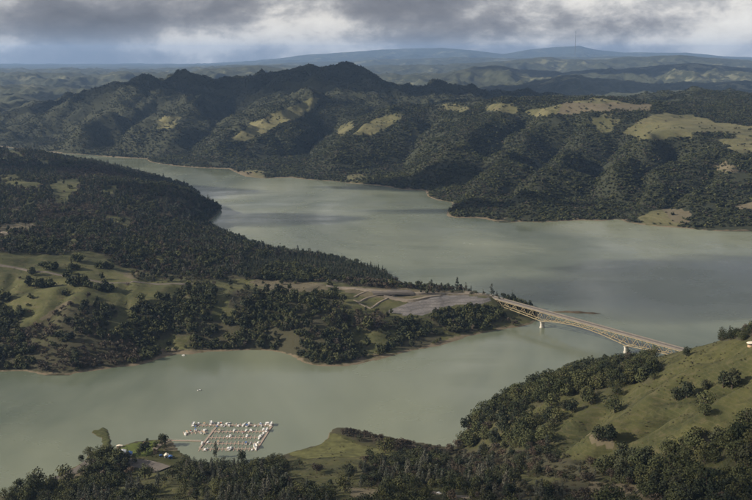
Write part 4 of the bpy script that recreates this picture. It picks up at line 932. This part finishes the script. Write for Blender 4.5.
# ------------------------------------------------------------------ bridge
def bridge():
    A = Vector((201.0, 1732.0, 29.0)); B0 = Vector((435.0, 1417.0, 29.0)); ax = (B0 - A).normalized(); side = Vector((ax.y, -ax.x, 0)) * -1
    side = Vector((-ax.y, ax.x, 0)); up = Vector((0, 0, 1)); Lb = (B0 - A).length * 1.127
    t = empty('truss_bridge', A); tag(t, 'long yellowish steel truss bridge on two white piers crossing the lake', 'bridge')
    def W(s, w, z): return ax * s + side * w + up * z      # local to the empty; s along, w across, z from deck level
    s1, s2 = 0.336 * 392.4, 0.79 * 392.4; N = 44; pan = Lb / N
    def depth(s):
        d1 = abs(s - s1); d2 = abs(s - s2)
        if s < s1: return 9.5 + 7.5 * (s / s1) ** 1.3
        if s > s2: return 9.5 + 7.5 * (1 - (s - s2) / (Lb - s2)) ** 1.3
        q = (s - s1) / (s2 - s1) * 2 - 1
        return 8.0 + 9.0 * abs(q) ** 1.8
    def slab(w0, w1, z0, z1, sa=-16, sb=None):
        sb = Lb + 10 if sb is None else sb
        return MB().hexa([W(sa, w0, z0), W(sb, w0, z0), W(sb, w1, z0), W(sa, w1, z0), W(sa, w0, z1), W(sb, w0, z1), W(sb, w1, z1), W(sa, w1, z1)])
    d = slab(-5.6, 5.6, -1.0, 0.0).build('deck', M_DECK, t)
    slab(-4.4, 4.4, 0.006, 0.05).build('roadway', M_ROADWAY, d)
    for sg in (-1, 1):
        slab(sg * 5.15 - 0.22, sg * 5.15 + 0.22, 0.004, 1.05).build('parapet', M_DECK, d)
        rl = MB()
        for z in (1.45,): rl.bar(W(-10, sg * 5.15, z), W(Lb, sg * 5.15, z), 0.12)
        for i in range(0, N * 2 + 1): rl.bar(W(i * pan / 2, sg * 5.15, 1.04), W(i * pan / 2, sg * 5.15, 1.45), 0.10)
        rl.build('railing', M_STEEL, d)
    top = -1.9
    for sg in (-1, 1):
        w = sg * 4.4
        MB().bar(W(0, w, top), W(Lb, w, top), 0.9, 1.0).build('top_chord', M_STEEL, t)
        for i in range(N):
            a, b = i * pan, (i + 1) * pan
            MB().bar(W(a, w, -depth(a)), W(b, w, -depth(b)), 0.85, 1.0).build('bottom_chord', M_STEEL, t)
            p, q = ((a, top), (b, -depth(b))) if i % 2 else ((a, -depth(a)), (b, top))
            MB().bar(W(p[0], w, p[1]), W(q[0], w, q[1]), 0.62, 0.62).build('diagonal', M_STEEL, t)
            if i % 2 == 0 and i: MB().bar(W(a, w, top - 0.3), W(a, w, -depth(a) + 0.3), 0.42, 0.42).build('vertical', M_STEEL, t)
    for i in range(0, N + 1):
        s = i * pan
        MB().bar(W(s, -4.2, top + 0.1), W(s, 4.2, top + 0.1), 0.45, 0.9).build('floor_beam', M_STEEL, t)
        if i % 2 == 0: MB().bar(W(s, -4.2, -depth(s)), W(s, 4.2, -depth(s)), 0.4, 0.4).build('cross_strut', M_STEEL, t)
    for s in (s1, s2):
        p = MB(); rings = []
        for z, rx, ry in ((-33, 5.4, 3.6), (-27, 5.4, 3.6), (-26.9, 4.6, 2.9), (-20.2, 4.3, 2.7), (-20.0, 5.4, 3.1), (-18.4, 5.6, 3.2)):
            rings.append([W(s + ry * math.sin(2 * math.pi * i / 20), rx * math.cos(2 * math.pi * i / 20), z) for i in range(20)])
        p.loft(rings); pr = p.build('pier', M_CONC, t, False)
        for sg in (-1, 1): MB().bar(W(s, sg * 4.4, -18.4), W(s, sg * 4.4, -16.4), 1.2).build('bearing', M_STEEL, pr)
    # abutments: sloping concrete wing walls
    ab = MB().hexa([W(-18, -6.2, -9), W(9.0, -6.2, -13), W(9.0, 6.2, -13), W(-18, 6.2, -9), W(-18, -6.2, -1.02), W(-2.5, -6.2, -1.02), W(-2.5, 6.2, -1.02), W(-18, 6.2, -1.02)]); ab.build('abutment', M_DECK, t)
    ab = MB().hexa([W(Lb - 8, -6.2, -14), W(Lb + 12, -6.2, -9), W(Lb + 12, 6.2, -9), W(Lb - 8, 6.2, -14), W(Lb + 2, -6.2, -1.02), W(Lb + 12, -6.2, -1.02), W(Lb + 12, 6.2, -1.02), W(Lb + 2, 6.2, -1.02)]); ab.build('abutment', M_DECK, t)
    return A, ax
BR_A, BR_AX = bridge()

# ------------------------------------------------------------------ roads and paths, draped over the ground
def resample(line, step):
    out = []
    for a, b in zip(line[:-1], line[1:]):
        a = np.array(a[:2]); b = np.array(b[:2]); k = max(1, int(np.linalg.norm(b - a) / step))
        out += [a + (b - a) * i / k for i in range(k)]
    out.append(np.array(line[-1][:2])); out = np.array(out)
    for _ in range(6): out[1:-1] = 0.25 * out[:-2] + 0.5 * out[1:-1] + 0.25 * out[2:]
    return out
def ribbon(name, label, pts, width, mat, lift=0.5, ends=None):
    c = resample(pts, 4.0); d = np.gradient(c, axis=0); d /= np.linalg.norm(d, axis=1)[:, None] + 1e-9; nrm = np.stack([-d[:, 1], d[:, 0]], 1)
    cols = []
    for k in (-0.5, -0.17, 0.17, 0.5):
        q = c + nrm * width * k; z = height(q[:, 0], q[:, 1]); cols.append((q, z))
    zc = np.maximum.reduce([z for _, z in cols])
    for _ in range(10): zc[1:-1] = 0.25 * zc[:-2] + 0.5 * zc[1:-1] + 0.25 * zc[2:]
    if ends:
        w = np.linspace(0, 1, len(zc)); k = smooth01(w, 0.75, 1.0) if ends[0] == 'end' else 1 - smooth01(w, 0.0, 0.25); zc = zc * (1 - k) + (ends[1] - lift) * k
    V = []; F = []
    for i in range(len(c)):
        for (q, z) in cols: V.append((q[i, 0], q[i, 1], max(zc[i], z[i]) + lift))
        for (q, z), kk in ((cols[3], 1), (cols[0], -1)): V.append((q[i, 0] + kk * nrm[i, 0] * 2.0, q[i, 1] + kk * nrm[i, 1] * 2.0, zc[i] - 3.0))
    for i in range(len(c) - 1):
        a = i * 6; b = a + 6
        for j in range(3): F.append((a + j, b + j, b + j + 1, a + j + 1))
        F.append((a + 3, b + 3, b + 4, a + 4)); F.append((a + 5, b + 5, b, a))
    o = mesh_obj(name, V, F, mat, None, False); tag(o, label, None, None, 'structure'); return o
def pix_line(*a): return [tuple(p) for p in hit(P(*a))]
ribbon('road', 'narrow dusty road across the grassy peninsula above the groves', pix_line(-60, 258, -20, 263, 0, 266, 20, 269, 40, 272.5, 60, 275.5, 90, 280, 120, 283, 150, 284, 180, 284.5, 215, 283.5), 5.5, M_ROAD, 0.6)
e = BR_A - BR_AX * 14
ribbon('road', 'approach road leading over the embankment onto the bridge', pix_line(326, 286, 345, 288.5, 370, 291, 395, 293, 420, 294, 445, 294, 468, 294.5) + [(e.x - 26, e.y + 26, 28), (e.x, e.y, 29)], 11.0, M_PATH, 0.6, ('end', 28.98))
ribbon('parking_lot', 'grey paved lot at the road junction above the embankment', pix_line(372, 293.5, 392, 292.5, 412, 292.5), 20.0, M_LOT, 0.45)
ribbon('road', 'side road forking off towards the foot of the embankment', pix_line(384, 296, 398, 299, 410, 301.5, 424, 298.5, 440, 295.5), 8.0, M_PATH, 0.5)
for i, a in enumerate([(354, 297.5, 361, 293.5, 368, 291.5), (358, 303.5, 364, 299, 374, 296, 384, 294.5), (371, 308.5, 378, 303, 388, 298.5, 394, 296), (354, 300, 358, 303.5, 365, 306, 371, 308.5)]):
    ribbon('path', ['upper short pale path between the fenced plots', 'middle pale path between the fenced plots', 'lower pale path between the fenced plots', 'pale path along the foot of the fenced plots'][i], pix_line(*a), 3.2, M_PATH, 0.3)
ribbon('path', 'pale clearing road curving out of the wood at the frame edge', pix_line(-20, 230, 0, 231.5, 5, 233, 7, 235.5, 4, 238, -6, 240), 10.0, M_PATH, 0.7)
ribbon('road', 'pale lot beside the conifer stand before the junction', pix_line(327, 280.5, 336, 281, 346, 282), 20.0, M_LOT, 0.5)
ribbon('parking_lot', 'brown gravel parking area behind the marina', pix_line(122, 463, 136, 463.5, 150, 466, 163, 470.5), 22.0, M_LOT, 0.5)
ribbon('road', 'gravel road dropping to the shore beside the marina', pix_line(52, 481, 66, 476, 78, 471, 88, 464, 92, 460), 12.0, M_LOT, 0.5)
ribbon('path', 'dirt track through the wood at the lower edge', pix_line(430, 493, 440, 494, 452, 497, 470, 498), 5.0, M_PATH, 0.5)
ribbon('path', 'pale boat ramp running down to the floating walkway', pix_line(154, 450, 160, 445, 166, 441, 171, 439.5), 6.0, M_PATH, 0.4)

# lawn on the marina point
def drape(name, label, poly, mat, lift=0.35, step=4.0):
    w = hit(poly); xs, ys = w[:, 0], w[:, 1]
    gx = np.arange(xs.min() - step, xs.max() + step, step); gy = np.arange(ys.min() - step, ys.max() + step, step); X, Y = np.meshgrid(gx, gy)
    ins = inside(X + 2.0 * gnoise(X / 9, Y / 9, 8), Y + 2.0 * gnoise(X / 9 + 30, Y / 9, 8), [tuple(q[:2]) for q in w]); idx = np.arange(X.size).reshape(X.shape)
    q = np.stack([idx[:-1, :-1], idx[:-1, 1:], idx[1:, 1:], idx[1:, :-1]], -1).reshape(-1, 4); q = q[ins.ravel()[q].sum(1) >= 2]
    Z = height(X, Y) + lift; used = np.unique(q); rm = np.full(X.size, -1); rm[used] = np.arange(len(used))
    V = np.stack([X.ravel(), Y.ravel(), Z.ravel()], 1)[used]; o = fast_grid(name, V, rm[q], mat); tag(o, label, None, None, 'structure'); return o
drape('lawn', 'bright mown lawn on the marina point', P(121, 448, 135, 443.5, 147, 442.3, 158, 441.5, 162, 444, 153, 451, 146, 457, 134, 457), M_LAWN)

drape('grass_bank', 'green overgrown top of the hooked spit by the marina', P(93, 450.5, 101, 449.5, 103, 444, 102, 437.5, 97, 435.5, 92.3, 432.3, 94, 430.8, 99, 430.8, 104, 427.6, 107.5, 431, 109.3, 438, 110, 447, 110.5, 451), M_SPIT, 0.3, 1.6)
M_KNOLL_SUNLIT = paint('sunlit_tone_grass', (0.098, 0.098, 0.040), 0.95, 0.1, 0.45, 0.09)  # brighter knoll grass; the sunlight it should catch is put into the colour
drape('meadow', 'grassy flank of the low near-shore knoll, sunlight painted into its colour', P(288, 454, 310, 448.5, 321, 445.5, 329, 438, 333, 433, 340, 437, 348, 441, 362, 446.5, 396, 452, 398, 456, 365, 457, 335, 457, 305, 459), M_KNOLL_SUNLIT, 0.3, 2.5)
# island
def island():
    W_ = on_z(np.array([552.0, 601.0]), np.array([312.2, 313.2])); a, b = W_[0], W_[1]; d = (b - a)[:2]; Ln = np.linalg.norm(d); d /= Ln; nr = np.array([-d[1], d[0]])
    V = []; F = []; n = 40
    for i in range(n + 1):
        t = i / n; wd = (0.5 + 6.5 * math.sin(math.pi * t) ** 0.6 * (0.7 + 0.3 * math.sin(t * 17))); h = 0.25 + (2.3 * math.sin(math.pi * t) ** 0.7) * (0.75 + 0.25 * math.sin(t * 23 + 1))
        c = a[:2] + d * Ln * t + nr * 3 * math.sin(t * 5)
        for k, z in ((-1.0, -0.8), (-0.6, h * 0.7), (0.0, h), (0.6, h * 0.8), (1.0, -0.8)): V.append((c[0] + nr[0] * wd * k, c[1] + nr[1] * wd * k, z))
    for i in range(n):
        for j in range(4): F.append((i * 5 + j, i * 5 + 5 + j, i * 5 + 6 + j, i * 5 + 1 + j))
    o = mesh_obj('island', V, F, M_EARTH, None, True); tag(o, 'low red brown islet lying behind the bridge', None, None, 'structure')
island()

# ------------------------------------------------------------------ marina
ZU = 6.27
def zp(x, y): return (170 + x / ZU, 410 + y / ZU)          # detail view of the docks -> photograph pixel
def wz(x, y): u, v = zp(x, y); return on_z(u, v, 0.0)
ROWS = [('topmost dock row along which most boats lie', (138, 97), (645, 97)), ('second dock row from the open water', (262, 137), (612, 135)), ('middle dock row of the marina', (240, 175), (580, 172)), ('fourth dock row from the open water', (205, 212), (556, 210)), ('lowest dock row in front of the trees', (185, 247), (545, 246)), ('short detached dock row towards the marina point', (88, 150), (228, 132))]
def docks():
    for label, a, b in ROWS:
        a, b = Vector(wz(*a)), Vector(wz(*b)); d = (b - a).normalized(); nr = Vector((-d.y, d.x, 0)); Ln = (b - a).length
        t = empty('floating_dock', a); tag(t, label, 'dock', 'floating docks of the marina')
        MB().bar((0, 0, 0.28), d * Ln + Vector((0, 0, 0.28)), 1.8, 0.5).build('walkway', M_WOOD, t)
        n = int(Ln / 4.4)
        fm = None
        for i in range(n + 1):
            p = d * (Ln * i / max(1, n))
            for sg in (-1, 1):
                if fm is None: fm = MB().bar((0, 0.92, 0.22), (0, 6.0, 0.22), 0.8, 0.42).mesh('finger', M_WOOD)
                o = bpy.data.objects.new('finger', fm); COL.objects.link(o); o.parent = t; o.location = p; o.rotation_euler = (0, 0, math.atan2(d.y, d.x) + (0 if sg > 0 else math.pi))
        pm = None
        for i in range(0, n + 1, 3):
            pm = pm or MB().cyl((0, 0), 0.22, 0.22, -3, 2.6, 8).mesh('mooring_post', M_CONC)
            o = bpy.data.objects.new('mooring_post', pm); COL.objects.link(o); o.parent = t; o.location = d * (Ln * i / max(1, n)) + nr * 1.15
    def spine(label, a, b, w=2.2):
        a, b = Vector(wz(*a)), Vector(wz(*b)); t = empty('floating_walkway', a); tag(t, label, 'dock', 'floating docks of the marina')
        MB().bar((0, 0, 0.34), (b - a) + Vector((0, 0, 0.34)), w, 0.5).build('walkway', M_WOOD, t)
        rl = MB(); nr = Vector((-(b - a).y, (b - a).x, 0)).normalized() * (w / 2 - 0.1); k = max(2, int((b - a).length / 4))
        for i in range(k + 1): q = (b - a) * i / k + nr; rl.bar(q + Vector((0, 0, 0.6)), q + Vector((0, 0, 1.6)), 0.1)
        rl.bar(nr + Vector((0, 0, 1.6)), (b - a) + nr + Vector((0, 0, 1.6)), 0.1); rl.build('handrail', M_CONC, t)
    spine('pale slanting walkway joining the dock rows at their landward end', (186, 243), (288, 112)); spine('slanting walkway joining the dock rows at their outer end', (546, 247), (640, 100)); spine('long straight walkway from the shore to the docks', (-4, 192), (196, 197), 2.4)
docks()

BOATS = {  # detail-view x, y, kind, canvas
    0: [(145, 96, 'house', 'w'), (160, 104, 'runabout', 'b'), (179, 90, 'cruiser', 'w'), (215, 93, 'pontoon', 't'), (256, 87, 'house', 'w'), (268, 84, 'cruiser', 'w'), (293, 103, 'runabout', 'b'), (303, 90, 'cruiser', 'w'), (319, 83, 'runabout', 'o'), (323, 103, 'pontoon', 'w'), (340, 104, 'runabout', 'w'), (357, 90, 'cruiser', 'w'), (371, 103, 'pontoon', 'w'), (371, 86, 'runabout', 'w'), (428, 102, 'cruiser', 'w'), (459, 101, 'cruiser', 'w'), (468, 87, 'runabout', 'w'), (486, 103, 'pontoon', 'b'), (496, 86, 'cruiser', 'w'), (532, 103, 'runabout', 'w'), (568, 91, 'cruiser', 'b'), (572, 104, 'runabout', 'w'), (602, 91, 'cruiser', 'w'), (614, 91, 'pontoon', 'w'), (634, 96, 'house', 'w')],
    5: [(97, 156, 'cruiser', 'w'), (108, 144, 'pontoon', 't'), (131, 135, 'runabout', 'r'), (161, 130, 'pontoon', 'b'), (195, 146, 'runabout', 'w'), (215, 134, 'cruiser', 'w'), (224, 127, 'runabout', 'w'), (212, 148, 'pontoon', 't')],
    1: [(311, 134, 'pontoon', 't'), (403, 132, 'cruiser', 'w'), (459, 144, 'runabout', 'r'), (478, 132, 'cruiser', 'w'), (508, 130, 'cruiser', 'w'), (585, 127, 'cruiser', 'w'), (605, 133, 'house', 'w'), (586, 148, 'cruiser', 'w')],
    2: [(358, 168, 'runabout', 'w'), (376, 168, 'cruiser', 'w'), (437, 170, 'runabout', 't'), (482, 167, 'cruiser', 'w'), (558, 180, 'cruiser', 'w'), (566, 167, 'cruiser', 'w'), (578, 160, 'runabout', 'w')],
    3: [(200, 213, 'cruiser', 'w'), (237, 204, 'runabout', 'w'), (300, 207, 'pontoon', 't'), (475, 214, 'pontoon', 'b'), (505, 214, 'runabout', 'w'), (552, 208, 'cruiser', 'w'), (432, 207, 'runabout', 't')],
    4: [(219, 251, 'cruiser', 'w'), (233, 247, 'runabout', 'w'), (375, 250, 'cruiser', 'w'), (383, 240, 'runabout', 'w'), (365, 251, 'pontoon', 'w'), (514, 252, 'runabout', 'w'), (535, 236, 'house', 'w'), (538, 249, 'cruiser', 'w')]}
CANVAS = {'w': M_WHITE, 'b': M_BLUE, 'r': M_RED, 'o': M_ORANGE, 't': M_TAN}
CW = {'w': 'white', 'b': 'blue', 'r': 'red', 'o': 'orange', 't': 'tan'}
def hull_rings(Ln, B, H, bow=0.35):
    rings = []
    for i in range(8):
        t = i / 7; b = B / 2 * (1 - max(0, (t - (1 - bow)) / bow) ** 2.2) + 0.02; sh = H * (0.85 + 0.3 * t * t); k = 0.12 * H + (0.5 * H if t > 0.97 else 0.25 * H * max(0, t - .6))
        y = Ln * (t - 0.5)
        rings.append([(-b, y, sh), (-b * 0.86, y, k + 0.1), (0, y, k - 0.25), (b * 0.86, y, k + 0.1), (b, y, sh), (b * 0.85, y, sh - 0.12), (-b * 0.85, y, sh - 0.12)])
    return rings
BM = {}
def boat_parts(kind, cv):
    key = (kind, cv)
    if key in BM: return BM[key]
    C = CANVAS[cv]; P_ = []
    if kind == 'cruiser':
        P_.append(('hull', MB().loft(hull_rings(7.2, 2.7, 1.25)).mesh('hull', M_WHITE)))
        P_.append(('cabin', MB().hexa([(-1.05, -1.0, 1.0), (1.05, -1.0, 1.0), (0.85, 2.3, 1.1), (-0.85, 2.3, 1.1), (-0.95, -0.9, 2.25), (0.95, -0.9, 2.25), (0.6, 1.1, 2.2), (-0.6, 1.1, 2.2)]).mesh('cabin', M_WHITE)))
        P_.append(('windscreen', MB().hexa([(-0.88, 1.35, 1.62), (0.88, 1.35, 1.62), (0.8, 1.85, 1.45), (-0.8, 1.85, 1.45), (-0.72, 1.13, 2.1), (0.72, 1.13, 2.1), (0.7, 1.25, 2.1), (-0.7, 1.25, 2.1)]).mesh('windscreen', M_GLASS)))
        P_.append(('canopy', MB().hexa([(-1.1, -2.9, 2.15), (1.1, -2.9, 2.15), (1.0, -0.8, 2.3), (-1.0, -0.8, 2.3), (-1.0, -2.8, 2.3), (1.0, -2.8, 2.3), (0.9, -0.8, 2.45), (-0.9, -0.8, 2.45)]).mesh('canopy', C)))
        P_.append(('outboard_motor', MB().box(-0.3, 0.3, -4.1, -3.55, 0.3, 1.6).mesh('outboard_motor', M_BLACK)))
    elif kind == 'runabout':
        P_.append(('hull', MB().loft(hull_rings(5.6, 2.2, 0.95)).mesh('hull', M_WHITE if cv != 't' else M_CREAM)))
        P_.append(('windscreen', MB().hexa([(-0.9, 0.5, 0.9), (0.9, 0.5, 0.9), (0.8, 0.9, 0.9), (-0.8, 0.9, 0.9), (-0.8, 0.3, 1.5), (0.8, 0.3, 1.5), (0.75, 0.4, 1.5), (-0.75, 0.4, 1.5)]).mesh('windscreen', M_GLASS)))
        P_.append(('cover', MB().hexa([(-0.98, -2.6, 0.9), (0.98, -2.6, 0.9), (0.98, 0.3, 0.95), (-0.98, 0.3, 0.95), (-0.5, -2.4, 1.25), (0.5, -2.4, 1.25), (0.5, 0.2, 1.5), (-0.5, 0.2, 1.5)]).mesh('cover', C)))
        P_.append(('outboard_motor', MB().box(-0.25, 0.25, -3.3, -2.82, 0.2, 1.35).mesh('outboard_motor', M_BLACK)))
    elif kind == 'pontoon':
        for sx in (-0.9, 0.9):
            r = []
            for y, q in ((-3.2, 0.3), (2.6, 0.3), (3.3, 0.06)): r.append([(sx + q * math.cos(a * math.pi / 4), y, 0.22 + q * math.sin(a * math.pi / 4)) for a in range(8)])
            P_.append(('float', MB().loft(r).mesh('float', M_CONC)))
        P_.append(('deck', MB().box(-1.25, 1.25, -3.2, 3.0, 0.55, 0.72).mesh('deck', M_CREAM)))
        P_.append(('railing', MB().box(-1.24, -1.16, -3.1, 2.9, 0.724, 1.5).box(1.16, 1.24, -3.1, 2.9, 0.724, 1.5).box(-1.15, 1.15, 2.82, 2.9, 0.724, 1.5).box(-1.15, 1.15, -3.1, -3.02, 0.724, 1.5).mesh('railing', M_WHITE)))
        P_.append(('canopy', MB().hexa([(-1.25, -2.9, 2.5), (1.25, -2.9, 2.5), (1.25, 1.6, 2.5), (-1.25, 1.6, 2.5), (-0.9, -2.8, 2.75), (0.9, -2.8, 2.75), (0.9, 1.5, 2.75), (-0.9, 1.5, 2.75)]).mesh('canopy', C)))
        f = MB()
        for x in (-1.1, 1.1):
            for y in (-2.6, 1.3): f.bar((x, y, 0.73), (x, y, 2.5), 0.09)
        P_.append(('canopy_frame', f.mesh('canopy_frame', M_CONC)))
    else:
        P_.append(('hull', MB().loft(hull_rings(10.5, 3.6, 1.1, 0.2)).mesh('hull', M_WHITE)))
        P_.append(('cabin', MB().box(-1.5, 1.5, -3.8, 3.2, 0.95, 3.2).mesh('cabin', M_WHITE)))
        w = MB()
        for y in (-3.0, -1.2, 0.6): w.box(-1.53, -1.505, y, y + 1.1, 1.9, 2.7).box(1.505, 1.53, y, y + 1.1, 1.9, 2.7)
        P_.append(('window', w.mesh('window', M_GLASS)))
        P_.append(('roof', MB().box(-1.75, 1.75, -4.6, 4.2, 3.204, 3.4).mesh('roof', M_WHITE)))
        P_.append(('roof_rail', MB().box(-1.7, -1.62, -4.5, 4.1, 3.41, 4.1).box(1.62, 1.7, -4.5, 4.1, 3.41, 4.1).mesh('roof_rail', M_CONC)))
    BM[key] = P_; return P_
def boat(x, y, rz, kind, cv, label, group, s=1.0):
    t = empty({'cruiser': 'cabin_cruiser', 'runabout': 'runabout_boat', 'pontoon': 'pontoon_boat', 'house': 'houseboat'}[kind], (x, y, -0.12), rz); t.scale = (s, s, s); tag(t, label, 'boat', group)
    for nm, me in boat_parts(kind, cv):
        o = bpy.data.objects.new(nm, me); COL.objects.link(o); o.parent = t
def boats():
    rng = random.Random(12); seen = {}
    rown = {0: 'topmost dock row', 1: 'second dock row', 2: 'middle dock row', 3: 'fourth dock row', 4: 'lowest dock row', 5: 'short detached dock row'}
    for r, lst in BOATS.items():
        byk = {}
        for b in sorted(lst): byk.setdefault((b[2], b[3]), []).append(b)
        for (k, c), bl in byk.items():
            for i, (x, y, _, _) in enumerate(bl):
                wv = wz(x, y); kn = {'cruiser': 'white cabin cruiser', 'runabout': 'runabout with %s cover' % CW[c], 'pontoon': 'pontoon boat with %s canopy' % CW[c], 'house': 'long white houseboat'}[k]
                o = '' if len(bl) == 1 else ', %s of %s from shore' % (['first', 'second', 'third', 'fourth', 'fifth', 'sixth', 'seventh', 'eighth', 'ninth', 'tenth'][i], ['two', 'three', 'four', 'five', 'six', 'seven', 'eight', 'nine', 'ten'][len(bl) - 2])
                rz = rng.choice((0, math.pi)) + rng.gauss(0, .12) + (0.35 if r == 5 else 0)
                boat(wv[0] + rng.gauss(0, .2), wv[1], rz, k, c, '%s at the %s%s' % (kn, rown[r], o), 'boats moored at the marina docks', rng.uniform(0.85, 1.05))
    p = on_z(199, 390.5); boat(p[0], p[1], 1.9, 'runabout', 'w', 'tiny boat alone on the open water above the marina', None)
    p = on_z(183.5, 355.6); boat(p[0], p[1], 1.4, 'cruiser', 'w', 'small white boat at the shore of the wooded peninsula', None, 0.75)
boats()

# marina buildings
def gable(name, label, u, v, w, d, h, rise, rz, wall, roof, cat='building', doors=1):
    p = hit([(u, v)])[0]; t = empty(name, p, rz); tag(t, label, cat)
    MB().box(-w / 2, w / 2, -d / 2, d / 2, -1.5, h).build('wall', wall, t)
    r = MB(); o = 0.5
    r.loft([[(-w / 2 - o, y, h + 0.004), (w / 2 + o, y, h + 0.004), (w / 2 + o, y, h + 0.2), (0, y, h + rise + 0.2), (-w / 2 - o, y, h + 0.2)] for y in (-d / 2 - o, d / 2 + o)]); r.build('roof', roof, t)
    MB().box(-0.7, 0.7, -d / 2 - 0.06, -d / 2 - 0.004, 0, 2.1).build('door', M_GLASS, t)
    for x in (-w * 0.33, w * 0.33): MB().box(x - 0.7, x + 0.7, -d / 2 - 0.06, -d / 2 - 0.004, 1.0, 2.1).build('window', M_GLASS, t)
    return t
gable('marina_store', 'white roofed marina store on the shore by the lawn', 122.5, 454.5, 9, 8, 3.0, 2.0, 0.15, M_CREAM, M_WHITE)
gable('boat_shed', 'blue roofed shed beside the white marina store', 129.5, 455.5, 6, 6, 2.6, 1.4, 0.1, M_WHITE, M_BLUE)
gable('pavilion', 'small pale shelter at the edge of the lawn beside the spit', 119.5, 447.6, 6, 3, 2.2, 0.7, 0.1, M_TAN, M_CREAM)
gable('pavilion', 'small tan roofed shelter out on the marina lawn', 146, 444.6, 5.5, 3, 2.0, 0.7, -0.1, M_CREAM, M_TAN)
gable('boat_shed', 'white shed among the trees above the boat ramp', 166.5, 457.5, 5, 5, 2.6, 1.6, 0.3, M_WHITE, M_CREAM)
gable('kiosk', 'small blue kiosk next to the white shed by the ramp', 170.5, 458.5, 3.5, 3.5, 2.6, 0.9, 0.2, M_BLUE, M_BLUE)
gable('hut', 'tiny blue roofed hut by the boat ramp', 161, 457.5, 2.5, 2.5, 2.2, 0.7, 0.2, M_WHITE, M_BLUE)
def round_house():
    p = hit([(752, 345.5)])[0]; t = empty('lookout_building', p, 0.2); tag(t, 'pale rounded lookout building on the hilltop at the frame edge', 'building')
    ring = lambda r, z: [(r * 1.5 * math.cos(2 * math.pi * i / 20), r * math.sin(2 * math.pi * i / 20), z) for i in range(20)]
    MB().loft([ring(3.2, -1.5), ring(3.2, 2.6)]).build('wall', M_TAN, t)
    MB().loft([ring(3.24, 1.0), ring(3.24, 1.9)]).build('window', M_GLASS, t)
    MB().loft([ring(3.9, 2.604), ring(3.9, 3.0), ring(3.0, 3.6), ring(1.2, 3.9)]).build('roof', M_CREAM, t)
round_house()

# cars near the lower edge
def car(u, v, rz, mat, label, s=1.0):
    p = hit([(u, v)])[0]; t = empty('parked_car', (p[0], p[1], p[2] + 0.5), rz); t.scale = (s, s, s); tag(t, label, 'car')
    prof = [(-2.2, .35), (2.2, .35), (2.25, .8), (1.2, .95), (0.5, 1.45), (-1.2, 1.5), (-1.9, 1.0), (-2.25, .9)]
    MB().loft([[(x, -0.85, z) for x, z in prof], [(x, 0.85, z) for x, z in prof]]).build('body', mat, t)
    MB().hexa([(0.55, -0.7, 1.38), (1.15, -0.7, 1.0), (1.15, 0.7, 1.0), (0.55, 0.7, 1.38), (0.6, -0.7, 1.43), (1.2, -0.7, 1.04), (1.2, 0.7, 1.04), (0.6, 0.7, 1.43)]).build('windscreen', M_GLASS, t)
    for x in (-1.4, 1.4):
        for y in (-0.86, 0.86):
            r = [[(x + 0.34 * math.cos(a * math.pi / 5), y + dy, 0.34 + 0.34 * math.sin(a * math.pi / 5)) for a in range(10)] for dy in (-0.1, 0.1)]
            MB().loft(r).build('wheel', M_BLACK, t)
M_CARRED = paint('red_car_paint', (0.45, 0.04, 0.04), 0.3, 0.5, 0.05, 1.0)
car(446, 496.5, 0.3, M_CARRED, 'red car on the dirt track among the trees', 0.95)
car(439, 494.3, -0.3, M_WHITE, 'white car on the dirt track behind the red one', 0.9)

# far radio mast
M_MAST = paint('galvanised_mast', (0.16, 0.16, 0.17), 0.6, 0.3, 0.1, 0.1)
def mast():
    b = on_y(575, 52, 21400.0); t = empty('radio_mast', b); tag(t, 'thin radio mast rising from the far hills against the sky', 'mast')
    h = 21400 * 0.0205
    for i in range(3):
        a = 2 * math.pi * i / 3; q = Vector((math.cos(a) * 5, math.sin(a) * 5, 0)); MB().bar(q + Vector((0, 0, -60)), q * 0.7 + Vector((0, 0, h)), 2.0).build('leg', M_MAST, t)
    br = MB()
    for k in range(22):
        z = h * k / 22
        for i in range(3): a = 2 * math.pi * i / 3; c = 2 * math.pi * (i + 1) / 3; br.bar((math.cos(a) * 4.6, math.sin(a) * 4.6, z), (math.cos(c) * 4.6, math.sin(c) * 4.6, z + h / 22), 1.2)
    br.build('bracing', M_MAST, t)
mast()
haze()
